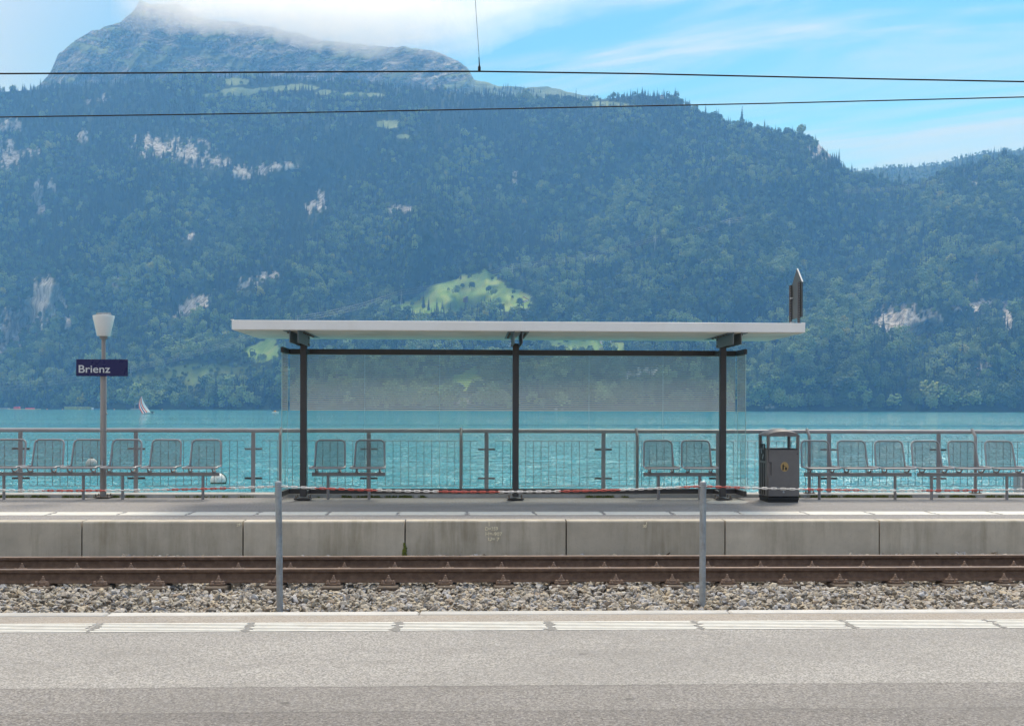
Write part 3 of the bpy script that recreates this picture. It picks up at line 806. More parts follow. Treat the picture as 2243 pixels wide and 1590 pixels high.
# fir groves on the high alp, and the far ridge
bm_ = np.clip(1 - (VM > 192 + (fbm(UM / 40, VM / 20, 3, 64) - 0.5) * 40) * (VM < 300) * (UM < 1300) * (fbm(UM / 50, VM / 14, 3, 65) > 0.42), 0, 1)
p2, u2, v2 = sow(PMm, UM, VM, bm_, 3500, 150)
p3, u3, v3 = sow(PF, UF, VF, np.zeros_like(UF), 5000, 61)
p2 = np.concatenate([p2, p3]); k2 = np.concatenate([5 + nrs.randint(0, 4, 3500), nrs.randint(0, 9, 5000)])
s2 = nrs.uniform(0.6, 1.0, (len(p2), 1)) * np.ones((1, 3))
t2 = np.stack([np.zeros(len(p2)), np.zeros(len(p2)), nrs.rand(len(p2)) * 6.28], -1)
scatter('high_forest', p2, k2, s2, t2, kit, 'thin fir woods below the rocky massif and on the distant ridge')

def ground_at(u, v):
    """point of the mountainside seen at (u, v)"""
    jj = int(np.clip(np.searchsorted(us, u), 1, len(us) - 2)); colv = VV[:330, jj]
    i = int(np.argmin(np.abs(colv - v)))
    p = PM[i, jj].copy()
    return Vector(p)

# --- air: one closed box of haze round everything that stands on the ground
mh = bpy.data.materials.new('haze_air'); mh.use_nodes = True
mh.node_tree.nodes.clear()
pv = mh.node_tree.nodes.new('ShaderNodeVolumePrincipled')
pv.inputs['Color'].default_value = (0.20, 0.50, 1.0, 1)
pv.inputs['Absorption Color'].default_value = (1, 1, 1, 1)       # air scatters light, it soaks up none
pv.inputs['Density'].default_value = 1.36e-4
pv.inputs['Anisotropy'].default_value = 0.25
mo = mh.node_tree.nodes.new('ShaderNodeOutputMaterial')
mh.node_tree.links.new(pv.outputs[0], mo.inputs['Volume'])
HZ = MB().box((400, 3700, 900), (14000, 8200, 1806)).build('haze', mh, smooth=False)
tag(HZ, 'blue summer haze over the lake', kind='stuff')

# ================================================================== THE SETTING: platforms and trackbed
EDGE_N, EDGE_F, COPE_Y, COPE_END = 7.88, 14.22, 18.02, 18.42
RAIL_Z, BED_Z = -0.30, -0.47
Y_STRIP = 7.33
M['asphalt_near'] = asphalt('asphalt_near', (0.285, 0.273, 0.258), (0.175, 0.166, 0.158), [(5.76, 0.95), (5.28, 0.60)], tan=Y_STRIP + 0.16)
M['asphalt_far'] = asphalt('asphalt_far', (0.235, 0.225, 0.22), (0.15, 0.145, 0.145))

def concrete(name, base, stain):
    m, n, l, b = new_mat(name)
    p = world_pos(n)
    f = NOISE(n, l, p, 3.0, 8.0, 0.65)
    c = RAMP(n, l, f, [(0.3, tuple(x * 0.85 for x in base)), (0.7, tuple(x * 1.12 for x in base))])
    oi = n.new('ShaderNodeObjectInfo')
    c = MIXC(n, l, 1.0, c, RAMP(n, l, oi.outputs['Random'], [(0, 0.86), (1, 1.1)]), 'MULTIPLY')
    sp = n.new('ShaderNodeSeparateXYZ'); l.new(p, sp.inputs[0])
    run = NOISE(n, l, MAPPING(n, l, p, scale=(1, 1, 0.10)), 7.0, 6.0, 0.65, 0.1)
    patch = NOISE(n, l, MAPPING(n, l, p, scale=(1, 1, 0.6)), 1.1, 4.0, 0.6)
    st = MATH(n, l, 'MULTIPLY', RAMP(n, l, run, [(0.42, 0.0), (0.66, 1.0)]), RAMP(n, l, patch, [(0.38, 0.15), (0.62, 1.0)]))
    c = MIXC(n, l, MATH(n, l, 'MULTIPLY', st, 0.52), c, stain)
    foot = RAMP(n, l, MATH(n, l, 'ADD', sp.outputs[2], MATH(n, l, 'MULTIPLY', f, 0.12)), [(-0.36 + 0.5, 1.0), (-0.33 + 0.5, 0.0)])
    vor = n.new('ShaderNodeTexVoronoi'); vor.inputs['Scale'].default_value = 26.0; l.new(p, vor.inputs['Vector'])
    pit = RAMP(n, l, vor.outputs['Distance'], [(0.06, 1.0), (0.12, 0.0)])
    c = MIXC(n, l, MATH(n, l, 'MULTIPLY', pit, 0.6), c, tuple(x * 0.35 for x in base))
    l.new(c, b.inputs['Base Color']); b.inputs['Roughness'].default_value = 0.9
    BUMP(n, l, b, MATH(n, l, 'SUBTRACT', NOISE(n, l, p, 45.0, 4.0, 0.6), MATH(n, l, 'MULTIPLY', pit, 1.2)), 0.35, 0.004)
    return m
M['wall_concrete'] = concrete('wall_concrete', (0.50, 0.455, 0.38), (0.18, 0.15, 0.085))
M['cope_concrete'] = concrete('cope_concrete', (0.47, 0.46, 0.44), (0.36, 0.34, 0.30))

XL, XR = -13.0, 14.0
near = MB().box(((XL + XR) / 2, (EDGE_N - 0.145 - 6) / 2, -0.5), (XR - XL, EDGE_N - 0.145 + 6, 1.0)).build('near_platform', M['asphalt_near'], smooth=False)
tag(near, 'pale grey asphalt platform in the foreground', kind='structure')
# edge slabs of the near platform
jn = [on_y(u, EDGE_N - 0.07) for u in (-1130, -447, 236, 919, 1598, 2275, 2955)]
for a, b_ in zip(jn[:-1], jn[1:]):
    MB().box(((a + b_) / 2, EDGE_N - 0.07, -0.297 + rng.uniform(-0.002, 0.002)), (b_ - a - 0.008, 0.14, 0.6), 0.012).build('edge_slab', M['cope_concrete'], near)
MB().box(((XL + XR) / 2, EDGE_N - 0.12, -0.6), (XR - XL, 0.06, 0.8)).build('edge_wall', M['wall_concrete'], near, smooth=False)

# raised guide lines, laid in lengths with ragged ends
def guide_lines(parent, y0, y1, nl, gap, cuts, thick):
    w = (y1 - y0) / nl
    for a, b_ in zip(cuts[:-1], cuts[1:]):
        for k in range(nl):
            yc = y0 + (k + 0.5) * w
            e0, e1 = a + gap * rng.uniform(0.15, 0.95), b_ - gap * rng.uniform(0.15, 0.95)
            hw = w * 0.5 * (0.54 if thick else 0.84)
            pts = [(e0, yc - hw), (e0 + rng.uniform(-.012, .012), yc), (e0 + rng.uniform(-.02, .02), yc + hw), (e1 + rng.uniform(-.02, .02), yc + hw), (e1 + rng.uniform(-.012, .012), yc), (e1, yc - hw)]
            MB().prism(pts, 'z', -0.004, 0.004).build('guide_line', M['tactile'], parent, smooth=False)
cutn = [on_y(u, Y_STRIP) for u in (-1120, -790, -460, -128, 209, 548, 873, 1205, 1530, 1860, 2180, 2500, 2820, 3140)]
guide_lines(near, 7.18, 7.48, 6, 0.05, cutn, True)
# dark patches of mortar in the gaps between the lengths
M['mortar'] = simple('mortar', (0.215, 0.21, 0.20), 0.95, 0.0, 0.35, 60.0, 0.5)
for i, x in enumerate(cutn[1:-1]):
    pts = []
    for k in range(14):
        a = k / 14 * 6.283
        pts.append((x + (0.045 if i in (4, 5, 6) else 0.022) * math.cos(a) * rng.uniform(0.6, 1.2), Y_STRIP + 0.165 * math.sin(a) * rng.uniform(0.85, 1.1)))
    MB().prism(pts, 'z', -0.003, 0.0022).build('mortar_patch', M['mortar'], near, smooth=False)

ground = MB().box((0, -190, -0.20), (1600, 368, 0.3)).build('ground', asphalt('forecourt', (0.30, 0.285, 0.27), (0.2, 0.19, 0.18)), smooth=False)
tag(ground, 'paved station ground behind the platform', kind='structure')
far = MB().box(((XL + XR) / 2, (EDGE_F + 0.21 + COPE_Y) / 2, -0.75), (XR - XL, COPE_Y - EDGE_F - 0.21, 1.5)).build('far_platform', M['asphalt_far'], smooth=False)
tag(far, 'grey asphalt island platform beside the lake', kind='structure')
jf = [on_y(u, EDGE_F) for u in (-890, -530, -173, 180, 533, 888, 1241, 1589, 1927, 2268, 2610, 2950)]
for a, b_ in zip(jf[:-1], jf[1:]):
    w = b_ - a - 0.018; dz = rng.uniform(-0.003, 0.003)
    prof = [(EDGE_F, -0.75), (EDGE_F, -0.020 + dz), (EDGE_F + 0.006, -0.007 + dz), (EDGE_F + 0.018, 0.003 + dz), (EDGE_F + 0.20, 0.004 + dz), (EDGE_F + 0.20, -0.75)]
    MB().prism(prof, 'x', a + 0.009, a + 0.009 + w).build('wall_panel', M['wall_concrete'], far, angle=20)
cutf = [on_y(u, 15.25) for u in (-650, -500, -348, -196, -44, 113, 265, 415, 565, 718, 873, 1024, 1172, 1321, 1471, 1620, 1763, 1905, 2042, 2180, 2318, 2455, 2590, 2725, 2860, 2995)]
guide_lines(far, 15.03, 15.50, 6, 0.045, cutf, False)
cope = MB()
MB().box(((XL + XR) / 2, (COPE_Y + COPE_END) / 2 + 0.002, -0.70), (XR - XL, COPE_END - COPE_Y, 1.516), 0.010).build('coping', M['cope_concrete'], far)
bed = MB().box(((XL + XR) / 2, (EDGE_N + EDGE_F) / 2 - 0.04, BED_Z - 0.41), (XR - XL, EDGE_F - EDGE_N + 0.05, 0.6)).build('trackbed', simple('bed_dirt', (0.12, 0.11, 0.10), 0.95, 0.0, 0.4, 20.0), smooth=False)
tag(bed, 'dark bed under the track ballast', kind='structure')

# pad of pale concrete under the shelter post nearest the bin
pu = [(1546, 1099.5), (1552, 1103), (1632, 1103), (1642, 1099), (1628, 1096), (1560, 1096)]
def on_ground(u, v):
    d_ = CAMH * FPX / (v - hor(u)); q_ = (FW + RT * ((u - CU) / FPX)) * d_
    return (q_.x, q_.y)
MB().prism([on_ground(*q_) for q_ in pu], 'z', -0.01, 0.005).build('concrete_pad', M['cope_concrete'], far, smooth=False)
# ballast stones
m, n, l, b = new_mat('ballast_stone')
oi = n.new('ShaderNodeObjectInfo')
c = RAMP(n, l, oi.outputs['Random'], [(0.0, (0.20, 0.185, 0.17)), (0.18, (0.33, 0.30, 0.26)), (0.36, (0.43, 0.385, 0.31)), (0.52, (0.46, 0.385, 0.28)), (0.66, (0.36, 0.36, 0.38)), (0.82, (0.44, 0.42, 0.39)), (0.93, (0.27, 0.21, 0.155)), (1.0, (0.52, 0.50, 0.46))])
c = MIXC(n, l, 1.0, c, RAMP(n, l, NOISE(n, l, coords(n), 2.2, 5.0, 0.65), [(0.3, 0.7), (0.7, 1.25)]), 'MULTIPLY')
l.new(c, b.inputs['Base Color']); b.inputs['Roughness'].default_value = 0.92
M['ballast'] = m
import bmesh
stones = bpy.data.collections.new('stone_kinds')
for k in range(10):
    bm = bmesh.new(); bmesh.ops.create_icosphere(bm, subdivisions=1, radius=1.0)
    rr = random.Random(500 + k)
    sx, sy, sz_ = rr.uniform(0.9, 1.4), rr.uniform(0.65, 1.0), rr.uniform(0.45, 0.8)
    planes = [Vector((rr.uniform(-1, 1), rr.uniform(-1, 1), rr.uniform(-1, 1))).normalized() for _ in range(7)]
    for vv_ in bm.verts:
        for pl in planes:                                   # cut flat faces
            dd = vv_.co.dot(pl)
            if dd > 0.62: vv_.co -= pl * (dd - 0.62)
        vv_.co += Vector((rr.uniform(-.12, .12), rr.uniform(-.12, .12), rr.uniform(-.12, .12)))
        vv_.co = Vector((vv_.co.x * sx, vv_.co.y * sy, vv_.co.z * sz_))
    me = bpy.data.meshes.new('stone'); bm.to_mesh(me); bm.free(); me.materials.append(M['ballast'])
    stones.objects.link(bpy.data.objects.new('stone_kind_%02d' % k, me))
ns = 42000
sxp = nrs.uniform(-8.5, 9.5, ns); syp = np.where(nrs.rand(ns) < 0.60, nrs.uniform(9.9, 12.2, ns), np.where(nrs.rand(ns) < 0.75, nrs.uniform(12.0, EDGE_F - 0.02, ns), nrs.uniform(EDGE_N + 0.03, 10, ns)))
bump_h = (fbm(sxp * 1.6, syp * 1.6, 3, 81) - 0.5) * 0.09 + 0.03 * (fbm(sxp * .35, syp * 0, 2, 84) - .5)
szp = BED_Z - 0.018 + bump_h - 0.022 * np.clip((syp - 11.3) / 0.6, 0, 1) + nrs.uniform(-0.035, 0.03, ns)
wallrow = syp > 13.55
szp = np.where(wallrow, BED_Z + 0.0 + (fbm(sxp * 0.5, syp * 0, 2, 86) - 0.42) * 0.06 + 0.035 * np.clip((sxp - 3.5) / 4, 0, 1) + nrs.uniform(-.03, .012, ns), szp)
ss_ = np.exp(nrs.normal(math.log(0.0275), 0.32, ns)); ss_ = np.clip(ss_, 0.012, 0.058)
keep = ~((np.abs(syp - 12.1) < 0.10) & (szp > BED_Z - 0.02)) & ~((np.abs(syp - 13.1) < 0.10) & (szp > BED_Z - 0.02))
K = keep
scatter('ballast', np.stack([sxp, syp, szp], -1)[K], nrs.randint(0, 10, ns)[K], (ss_[:, None] * np.ones((1, 3)))[K],
        np.stack([nrs.normal(0, .5, ns), nrs.normal(0, .5, ns), nrs.rand(ns) * 6.28], -1)[K], stones, 'tan and grey crushed stone ballast along the track')

# ================================================================== THINGS ON THE GROUND
# --- the metre-gauge track
track = thing('railway_track', (0, 12.6, BED_Z), 'rusty brown railway track running past the concrete platform wall', 'railway track')
m, n, l, b = new_mat('rail_rust')
p = world_pos(n); f = NOISE(n, l, p, 14.0, 8.0, 0.7)
c = RAMP(n, l, f, [(0.3, (0.085, 0.052, 0.037)), (0.55, (0.15, 0.096, 0.068)), (0.75, (0.23, 0.155, 0.11))])
sp = n.new('ShaderNodeSeparateXYZ'); l.new(n.new('ShaderNodeNewGeometry').outputs['Normal'], sp.inputs[0])
l.new(c, b.inputs['Base Color']); b.inputs['Roughness'].default_value = 0.72; b.inputs['Metallic'].default_value = 0.15
BUMP(n, l, b, NOISE(n, l, p, 160.0, 3.0, 0.6), 0.25, 0.002)
M['rust'] = m
M['rail_head'] = simple('rail_head', (0.32, 0.235, 0.185), 0.42, 0.45, 0.25, 5.0)
M['sleeper'] = simple('sleeper_wood', (0.10, 0.078, 0.06), 0.9, 0.0, 0.4, 18.0, 0.4)
half = [(-0.062, -0.149), (-0.062, -0.138), (-0.014, -0.118), (-0.0085, -0.10), (-0.0085, -0.055), (-0.016, -0.042), (-0.033, -0.034), (-0.034, -0.010), (-0.028, -0.003)]
prof = half + [(-x, z) for x, z in reversed(half)]
for Y in (12.10, 13.10):
    r = MB().prism([(Y - 12.6 + x, RAIL_Z - BED_Z + z) for x, z in prof], 'x', XL, XR).build('rail', M['rust'], track, angle=28)
    MB().box(((XL + XR) / 2, Y - 12.6, RAIL_Z - BED_Z - 0.0017), (XR - XL, 0.054, 0.0040), 0.0015).build('running_surface', M['rail_head'], r, smooth=False)
base_mb = MB().box((0, 0, 0.008), (0.16, 0.30, 0.016), 0.003)
base_me = base_mb.mesh('baseplate', M['rust'])
M['clip_rust'] = simple('clip_rust', (0.24, 0.17, 0.13), 0.75, 0.1, 0.35, 30.0)
clip = MB().box((0, 0.010, 0.030), (0.078, 0.05, 0.034), 0.006).box((0, 0, 0.052), (0.052, 0.038, 0.020), 0.004)
clip.lathe([(0.019, 0), (0.019, 0.020), (0.011, 0.022), (0.011, 0.040), (0.004, 0.044)], (0, 0, 0.058), 8)
clip_me = clip.mesh('clip', M['clip_rust'])
scr_me = MB().lathe([(0.024, 0), (0.024, 0.012), (0.016, 0.013), (0.015, 0.034), (0.008, 0.036)], (0, 0, 0), 8).mesh('screw', M['clip_rust'])
slp_me = MB().box((0, 0, 0), (0.23, 1.55, 0.14), 0.012).mesh('sleeper', M['sleeper'])
xs0 = on_y(95, 12.0)
for k in range(-3, 24):
    x = xs0 + 0.6215 * k + rng.uniform(-0.012, 0.012)
    if x < XL + .3 or x > XR - .3: continue
    place('sleeper', slp_me, track, (x, 0, RAIL_Z - BED_Z - 0.149 - 0.016 - 0.071))
    for Y in (-0.5, 0.5):
        bp_ = place('baseplate', base_me, track, (x + rng.uniform(-.006, .006), Y, RAIL_Z - BED_Z - 0.149 - 0.016), (0, 0, rng.uniform(-.03, .03)))
        for s in (-1, 1):
            place('clip', clip_me, bp_, (0, s * 0.082, 0), (0, 0, 0 if s > 0 else math.pi))
            for q in (-1, 1): place('screw', scr_me, bp_, (q * 0.058, s * 0.122, 0.014))

# --- painted survey marks on the wall panels
def wall_text(body, u, v, h, label, name='survey_mark', width=None):
    Y = EDGE_F - 0.004
    me = text_mesh(name, body, h, M['chalk'], 0.002, width, 0.0022)
    o = place(name, me, far, (on_y(u, Y), Y, z_at(u, v, Y)))
    o['label'] = label
px = EDGE_F / FPX
wall_text('D=359', 1063.5, 1161.5, 11 * px, 'cream painted D=359 on the concrete wall', width=28 * px)
wall_text('H=-907', 1064, 1173, 11 * px, 'cream painted H=-907 on the concrete wall', width=37 * px)
wall_text('U= 7', 1070, 1184, 10 * px, 'cream painted U=7 on the concrete wall', width=25 * px)
wall_text('29', 519, 1152, 8 * px, 'cream painted number 29 on the concrete wall', width=8.5 * px)
wall_text('30', 1409, 1155, 8.5 * px, 'cream painted number 30 on the concrete wall', width=8 * px)
for u, v0_, v1_ in ((1072, 1143, 1152), (529.5, 1143, 1149), (1417, 1143, 1149)):
    Y = EDGE_F - 0.003; za, zb = z_at(u, v0_, Y), z_at(u, v1_, Y)
    MB().box((on_y(u, Y), Y, (za + zb) / 2), (0.010, 0.002, za - zb)).build('survey_stroke', M['chalk'], far, smooth=False)

# --- lakeside railing
BOLT = MB().lathe([(0.015, 0), (0.015, 0.016), (0.009, 0.017), (0.009, 0.042), (0.003, 0.045)], (0, 0, 0), 8).mesh('anchor_bolt', M['bolt_steel'])
rail_x0, rail_x1 = XL + 1, XR - 0.5
railing = thing('lakeside_railing', (0, 18.3, 0), 'long grey steel railing with wire grilles along the lake edge', 'railing')
def rel(p): return (p[0], p[1] - 18.3, p[2])
zr = 1.088
MB().tube([(rail_x0, 0, zr), (rail_x1, 0, zr)], 0.034, 14).build('handrail', M['rail_paint'], railing)
round_me = None
for u in (-560, -170, 614, 1010, 1396, 1773, 2137, 2510):
    Y = 18.17; x = on_y(u, Y)
    o = MB().tube([(0, -.0, 0.012), (0, 0, 0.95), (0, 0.13, zr - 0.02)], 0.027, 10).build('round_post', M['grey_paint'], railing, loc=(x, Y - 18.3, 0.058))
    MB().box((0, 0, 0.006), (0.17, 0.12, 0.012), 0.002).build('base_plate', M['bolt_steel'], o)
    for s in (-1, 1): place('anchor_bolt', BOLT, o, (s * 0.062, -0.02, 0.012))
flat_u = (-480, -215, 45, 298, 555, 808, 1066, 1322, 1573, 1816, 2056, 2296, 2536)
flat_x = [on_y(u, 18.46) for u in flat_u]
for x in flat_x:
    o = MB().box((0, 0, 0.42), (0.070, 0.018, 1.30), 0.003).build('flat_post', M['rail_paint'], railing, loc=(x, 0.16, 0))
    for zb in (z_at(1066, 984, 18.46), z_at(1066, 1047.5, 18.46)):
        t_ = MB().box((0, 0, zb), (0.29, 0.010, 0.034), 0.002)
        t_.build('bracket', M['brown_steel'] if rng.random() < 0.5 else M['grey_paint'], o).location = (0, 0.016, 0)
zt, zb = z_at(1066, 965.5, 18.48), z_at(1066, 1064, 18.48)
bar_me = {}
for a, b_ in zip(flat_x[:-1], flat_x[1:]):
    x0, x1 = a + 0.145, b_ - 0.145
    fr = MB().tube([(0, 0, zb), (x1 - x0, 0, zb), (x1 - x0, 0, zt), (0, 0, zt)], 0.0055, 5, closed=True).build('grille_frame', M['mesh_wire'], railing, loc=(x0, 0.185, 0))
    nb = 13
    for k in range(1, nb):
        if 'b' not in bar_me: bar_me['b'] = MB().tube([(0, 0, zb), (0, 0, zt)], 0.0048, 5).mesh('bar', M['mesh_wire'])
        place('bar', bar_me['b'], fr, ((x1 - x0) * k / nb, 0.004, 0))
net = MB()
cell = 0.045; nz = 22
zlo, zhi = 0.055, 1.02
k = 0; x = rail_x0
while x < rail_x1 and k < 560:
    pts = [(x + (cell * 0.5 if (q + k) % 2 else -cell * 0.5) * 1.0, 0.0, zlo + (zhi - zlo) * q / nz) for q in range(nz + 1)]
    net.tube(pts, 0.0019, 3, caps=False)
    x += cell; k += 1
no = net.build('chain_link_net', M['mesh_wire'], railing, smooth=False, loc=(0, 0.10, 0)); no['kind'] = 'stuff'

# --- benches: a beam on two legs that carries two or three wire seats
SEAT_Z, BEAM_Z = 0.525, 0.405
def arc_pts(a, b_, r, k=5):
    return a, b_, r, k
def rounded_rect_path(w, h, r, k=6):
    """open path: up one side, over the rounded top, down the other (x, t)"""
    pts = [(-w / 2, 0)]
    for i in range(k + 1):
        t = math.pi - i / k * math.pi / 2; pts.append((-w / 2 + r + r * math.cos(t), h - r + r * math.sin(t)))
    for i in range(k + 1):
        t = math.pi / 2 - i / k * math.pi / 2; pts.append((w / 2 - r + r * math.cos(t), h - r + r * math.sin(t)))
    pts.append((w / 2, 0))
    return pts
def seat_parts():
    # back: leans away; local y runs away from the eye, origin at the middle of the seat's rear edge
    tilt = math.radians(14); bw, bh, r = 0.49, 0.43, 0.075
    def B(x, t): return (x * (1.0 - 0.06 * t / bh) , t * math.sin(tilt), 0.0 + t * math.cos(tilt))
    back = [B(x, t) for x, t in rounded_rect_path(bw, bh, r)]
    sd = 0.42; wf = 0.545
    seat = [(bw / 2 + 0.005, 0.0, 0.0)]
    for i in range(7):
        t = i / 6 * math.pi / 2; rr = 0.06
        seat.append((wf / 2 - rr + rr * math.cos(t), -sd + rr - rr * math.sin(t), -0.012 + 0.012 * (i < 1)))
    for i in range(7):
        t = math.pi / 2 - i / 6 * math.pi / 2; rr = 0.06
        seat.append((-wf / 2 + rr - rr * math.cos(t), -sd + rr - rr * math.sin(t), -0.012))
    seat.append((-bw / 2 - 0.005, 0.0, 0.0))
    fr = MB().tube(back + [], 0.0145, 8).tube(seat, 0.0155, 8)
    g = MB(); w_ = 0.0027
    inset = 0.010
    def hw(t):                                               # half width of the back at height t
        top = bh - inset
        if t > bh - r: 
            q = t - (bh - r); return (bw / 2 - r + math.sqrt(max(0.0, r * r - q * q)) - inset * .5)
        return bw / 2 - inset * .5
    nx, nt = 30, 26
    for i in range(1, nx):
        x = -bw / 2 + bw * i / nx
        tt = bh if abs(x) <= bw / 2 - r else bh - r + math.sqrt(max(0, r * r - (abs(x) - bw / 2 + r) ** 2))
        g.tube([B(x, 0.0), B(x, tt)], w_, 3, caps=False)
    for i in range(1, nt):
        t = bh * i / nt; h_ = hw(t)
        g.tube([B(-h_, t), B(h_, t)], w_, 3, caps=False)
    s = MB()
    for i in range(1, 26):
        x = -bw / 2 + bw * i / 26; s.tube([(x, -0.01, -0.002), (x * 1.05, -sd + .01, -0.012)], w_, 3, caps=False)
    for i in range(1, 22):
        y = -sd * i / 22; s.tube([(-bw / 2 - .01, y, -0.004), (bw / 2 + .01, y, -0.004)], w_, 3, caps=False)
    br = MB()
    for x in (0.0,):
        br.tube([(x, -0.34, -0.025), (x, -0.30, -0.060), (x, -0.24, -0.085)], 0.010, 6)
        br.tube([(x, -0.08, -0.020), (x, -0.12, -0.055), (x, -0.18, -0.085)], 0.010, 6)
        br.box((x, -0.21, -0.083), (0.045, 0.12, 0.03), 0.006)
    return fr.mesh('seat_frame', M['rail_paint']), g.mesh('back_mesh', M['mesh_wire'], False), s.mesh('seat_mesh', M['mesh_wire'], False), br.mesh('seat_bracket', M['grey_paint'])
FR, BK, ST, BRK = seat_parts()
leg_me = MB().tube([(0, 0, -0.02), (0, 0, BEAM_Z - 0.028)], 0.0235, 12).mesh('leg', M['grey_paint'])
YB = 17.64
def bench(beam_u, seat_u, leg_u, label):
    xa, xb = on_y(beam_u[0], YB), on_y(beam_u[1], YB)
    o = thing('bench', ((xa + xb) / 2, YB, 0), label, 'bench', 'wire seat benches along the lake platform')
    xm = (xa + xb) / 2
    MB().box((0, 0, BEAM_Z), (xb - xa, 0.055, 0.058), 0.004).build('beam', M['grey_paint'], o)
    for u in leg_u: place('leg', leg_me, o, (on_y(u, YB) - xm, 0, 0))
    for u in seat_u:
        f_ = place('seat', FR, o, (on_y(u, YB + 0.2) - xm, 0.20, SEAT_Z), (0, 0, rng.uniform(-.008, .008)))
        
        place('back_mesh', BK, f_)['kind'] = 'stuff'; place('seat_mesh', ST, f_)['kind'] = 'stuff'
        for s in (-1, 1): place('seat_bracket', BRK, f_, (s * 0.185, 0, 0))
    return o
bench((-45, 219), (20, 104, 190), (9, 183), 'three-seat grey wire bench between the picture edge and the lamp post')
bench((234, 481), (275, 362, 450), (269, 445), 'three-seat grey wire bench just beyond the lamp post, next to the shelter')
bench((684, 845), (723, 810), (719, 809), 'two-seat grey wire bench in the shelter, beside the post on the lamp side')
bench((1410, 1568), (1443, 1526), (1443, 1533), 'two-seat grey wire bench in the shelter, next to the litter bin end')
bench((1762, 1996), (1789, 1869, 1951), (1795, 1961), 'three-seat grey wire bench right beside the dark litter bin')
bench((2010, 2242), (2032, 2112, 2193), (2041, 2206), 'three-seat grey wire bench farthest from the lamp post, cut by the picture edge')

# --- lamp post and station sign
YL = 17.90; xl = on_y(226.5, YL)
lamp = thing('lamp_post', (xl, YL, 0), 'grey platform lamp post with white tapered lantern', 'lamp post')
zt_ = z_at(228, 742, YL)
M['post_paint'] = simple('post_paint', (0.30, 0.27, 0.26), 0.45, 0.0, 0.10, 5.0, 0.03, (0.2, 0.16, 0.13), 0.3)
MB().lathe([(0.050, 0.03), (0.049, 1.08), (0.0535, 1.082), (0.0535, 1.10), (0.049, 1.102), (0.048, 2.02), (0.032, 2.08), (0.031, zt_)], (0, 0, 0), 20).build('pole', M['post_paint'], lamp)
MB().lathe([(0.058, zt_ - 0.005), (0.060, zt_ + 0.035), (0.075, zt_ + 0.045)], (0, 0, 0), 24).build('collar', M['post_paint'], lamp)
zg = zt_ + 0.040
MB().lathe([(0.098, zg), (0.104, zg + 0.008), (0.168, zg + 0.315), (0.166, zg + 0.332), (0.12, zg + 0.338)], (0, 0, 0), 32).build('lamp_shade', M['lamp_white'], lamp)
capm = MB().lathe([(0.115, zg + 0.336), (0.118, zg + 0.356), (0.105, zg + 0.36)], (0, 0, 0), 32)
capm.tube([(-0.115, 0, zg + 0.356), (-0.105, 0, zg + 0.375), (0.105, 0, zg + 0.375), (0.115, 0, zg + 0.356)], 0.006, 6)
capm.build('lamp_cap', M['galv'], lamp)
bpl = MB().box((0, 0, 0.022), (0.24, 0.20, 0.016), 0.003).build('base_plate', M['bolt_steel'], lamp)
for sx in (-1, 1):
    for sy in (-1, 1): place('anchor_bolt', BOLT, bpl, (sx * 0.095, sy * 0.075, 0.030))
ub = MB()
for z in (1.36,): ub.box((0.052, 0, z), (0.02, 0.03, 0.03), 0.004)
ub.build('cable_cover', M['post_paint'], lamp)
YS = YL - 0.062
sx0, sx1 = on_y(167, YS), on_y(280, YS); sz0, sz1 = z_at(223, 824, YS), z_at(223, 787, YS)
sgn = thing('station_sign', ((sx0 + sx1) / 2, YS, sz0), 'dark blue station sign lettered Brienz on the lamp post', 'sign')
MB().box((0, 0, (sz1 - sz0) / 2), (sx1 - sx0, 0.026, sz1 - sz0), 0.003).build('board', M['sign_blue'], sgn)
tm = text_mesh('lettering', 'Brienz', 0.172, M['letter_white'], 0.0012, (240 - 173) * YS / FPX, 0.0014)
place('lettering', tm, sgn, (on_y(173, YS) - (sx0 + sx1) / 2, -0.0146, z_at(173, 816, YS) - sz0))
for s in (-1, 1): MB().box((s * 0.055, 0.040, 0.14), (0.02, 0.052, 0.12), 0.003).build('clamp', M['post_paint'], sgn)

# --- the shelter
YP = 17.50
shel = thing('platform_shelter', (on_y(1129, YP), YP, 0), 'waiting shelter with flat white roof, brown posts and striped glass screen', 'shelter')
sx = shel.location.x
def S(x, y, z=0.0): return (x - sx, y - YP, z)
RZ0, RZ1, RY0, RY1 = 2.63, 2.772, 16.50, 18.55
xa, xm_, xb = on_y(507, RY0), on_y(1143, RY0), on_y(1763.5, RY0)
for i, (a, b_) in enumerate(((xa, xm_ - 0.004), (xm_ + 0.004, xb))):
    rp = MB().box(S((a + b_) / 2, (RY0 + RY1) / 2, (RZ0 + RZ1) / 2), (b_ - a, RY1 - RY0, RZ1 - RZ0), 0.005).build('roof_panel', M['white_panel'], shel)
    for k in range(3):                                       # soffit boards, set in a hair below the panel
        y0 = RY0 + 0.03 + k * 0.665; 
        MB().box(S((a + b_) / 2, y0 + 0.33, RZ0 - 0.004), (b_ - a - 0.05, 0.655, 0.012), 0.003).build('soffit_board', M['soffit'], rp)
MB().box(S(xm_, RY0 - 0.003, (RZ0 + RZ1) / 2), (0.055, 0.010, RZ1 - RZ0 + 0.004), 0.002).build('joint_cover', M['white_panel'], shel)
MB().box(S(xa - 0.0, (RY0 + RY1) / 2, RZ1 + 0.004), (0.04, RY1 - RY0, 0.010), 0.002).build('roof_trim', M['white_panel'], shel)
MB().box(S(xb - 0.02, (RY0 + RY1) / 2, RZ1 + 0.004), (0.04, RY1 - RY0, 0.010), 0.002).build('roof_trim', M['white_panel'], shel)
FBOLT = MB().lathe([(0.012, -0.024), (0.017, -0.020), (0.017, 0.0)], (0, 0, 0), 6).mesh('flange_bolt', M['bolt_steel'])
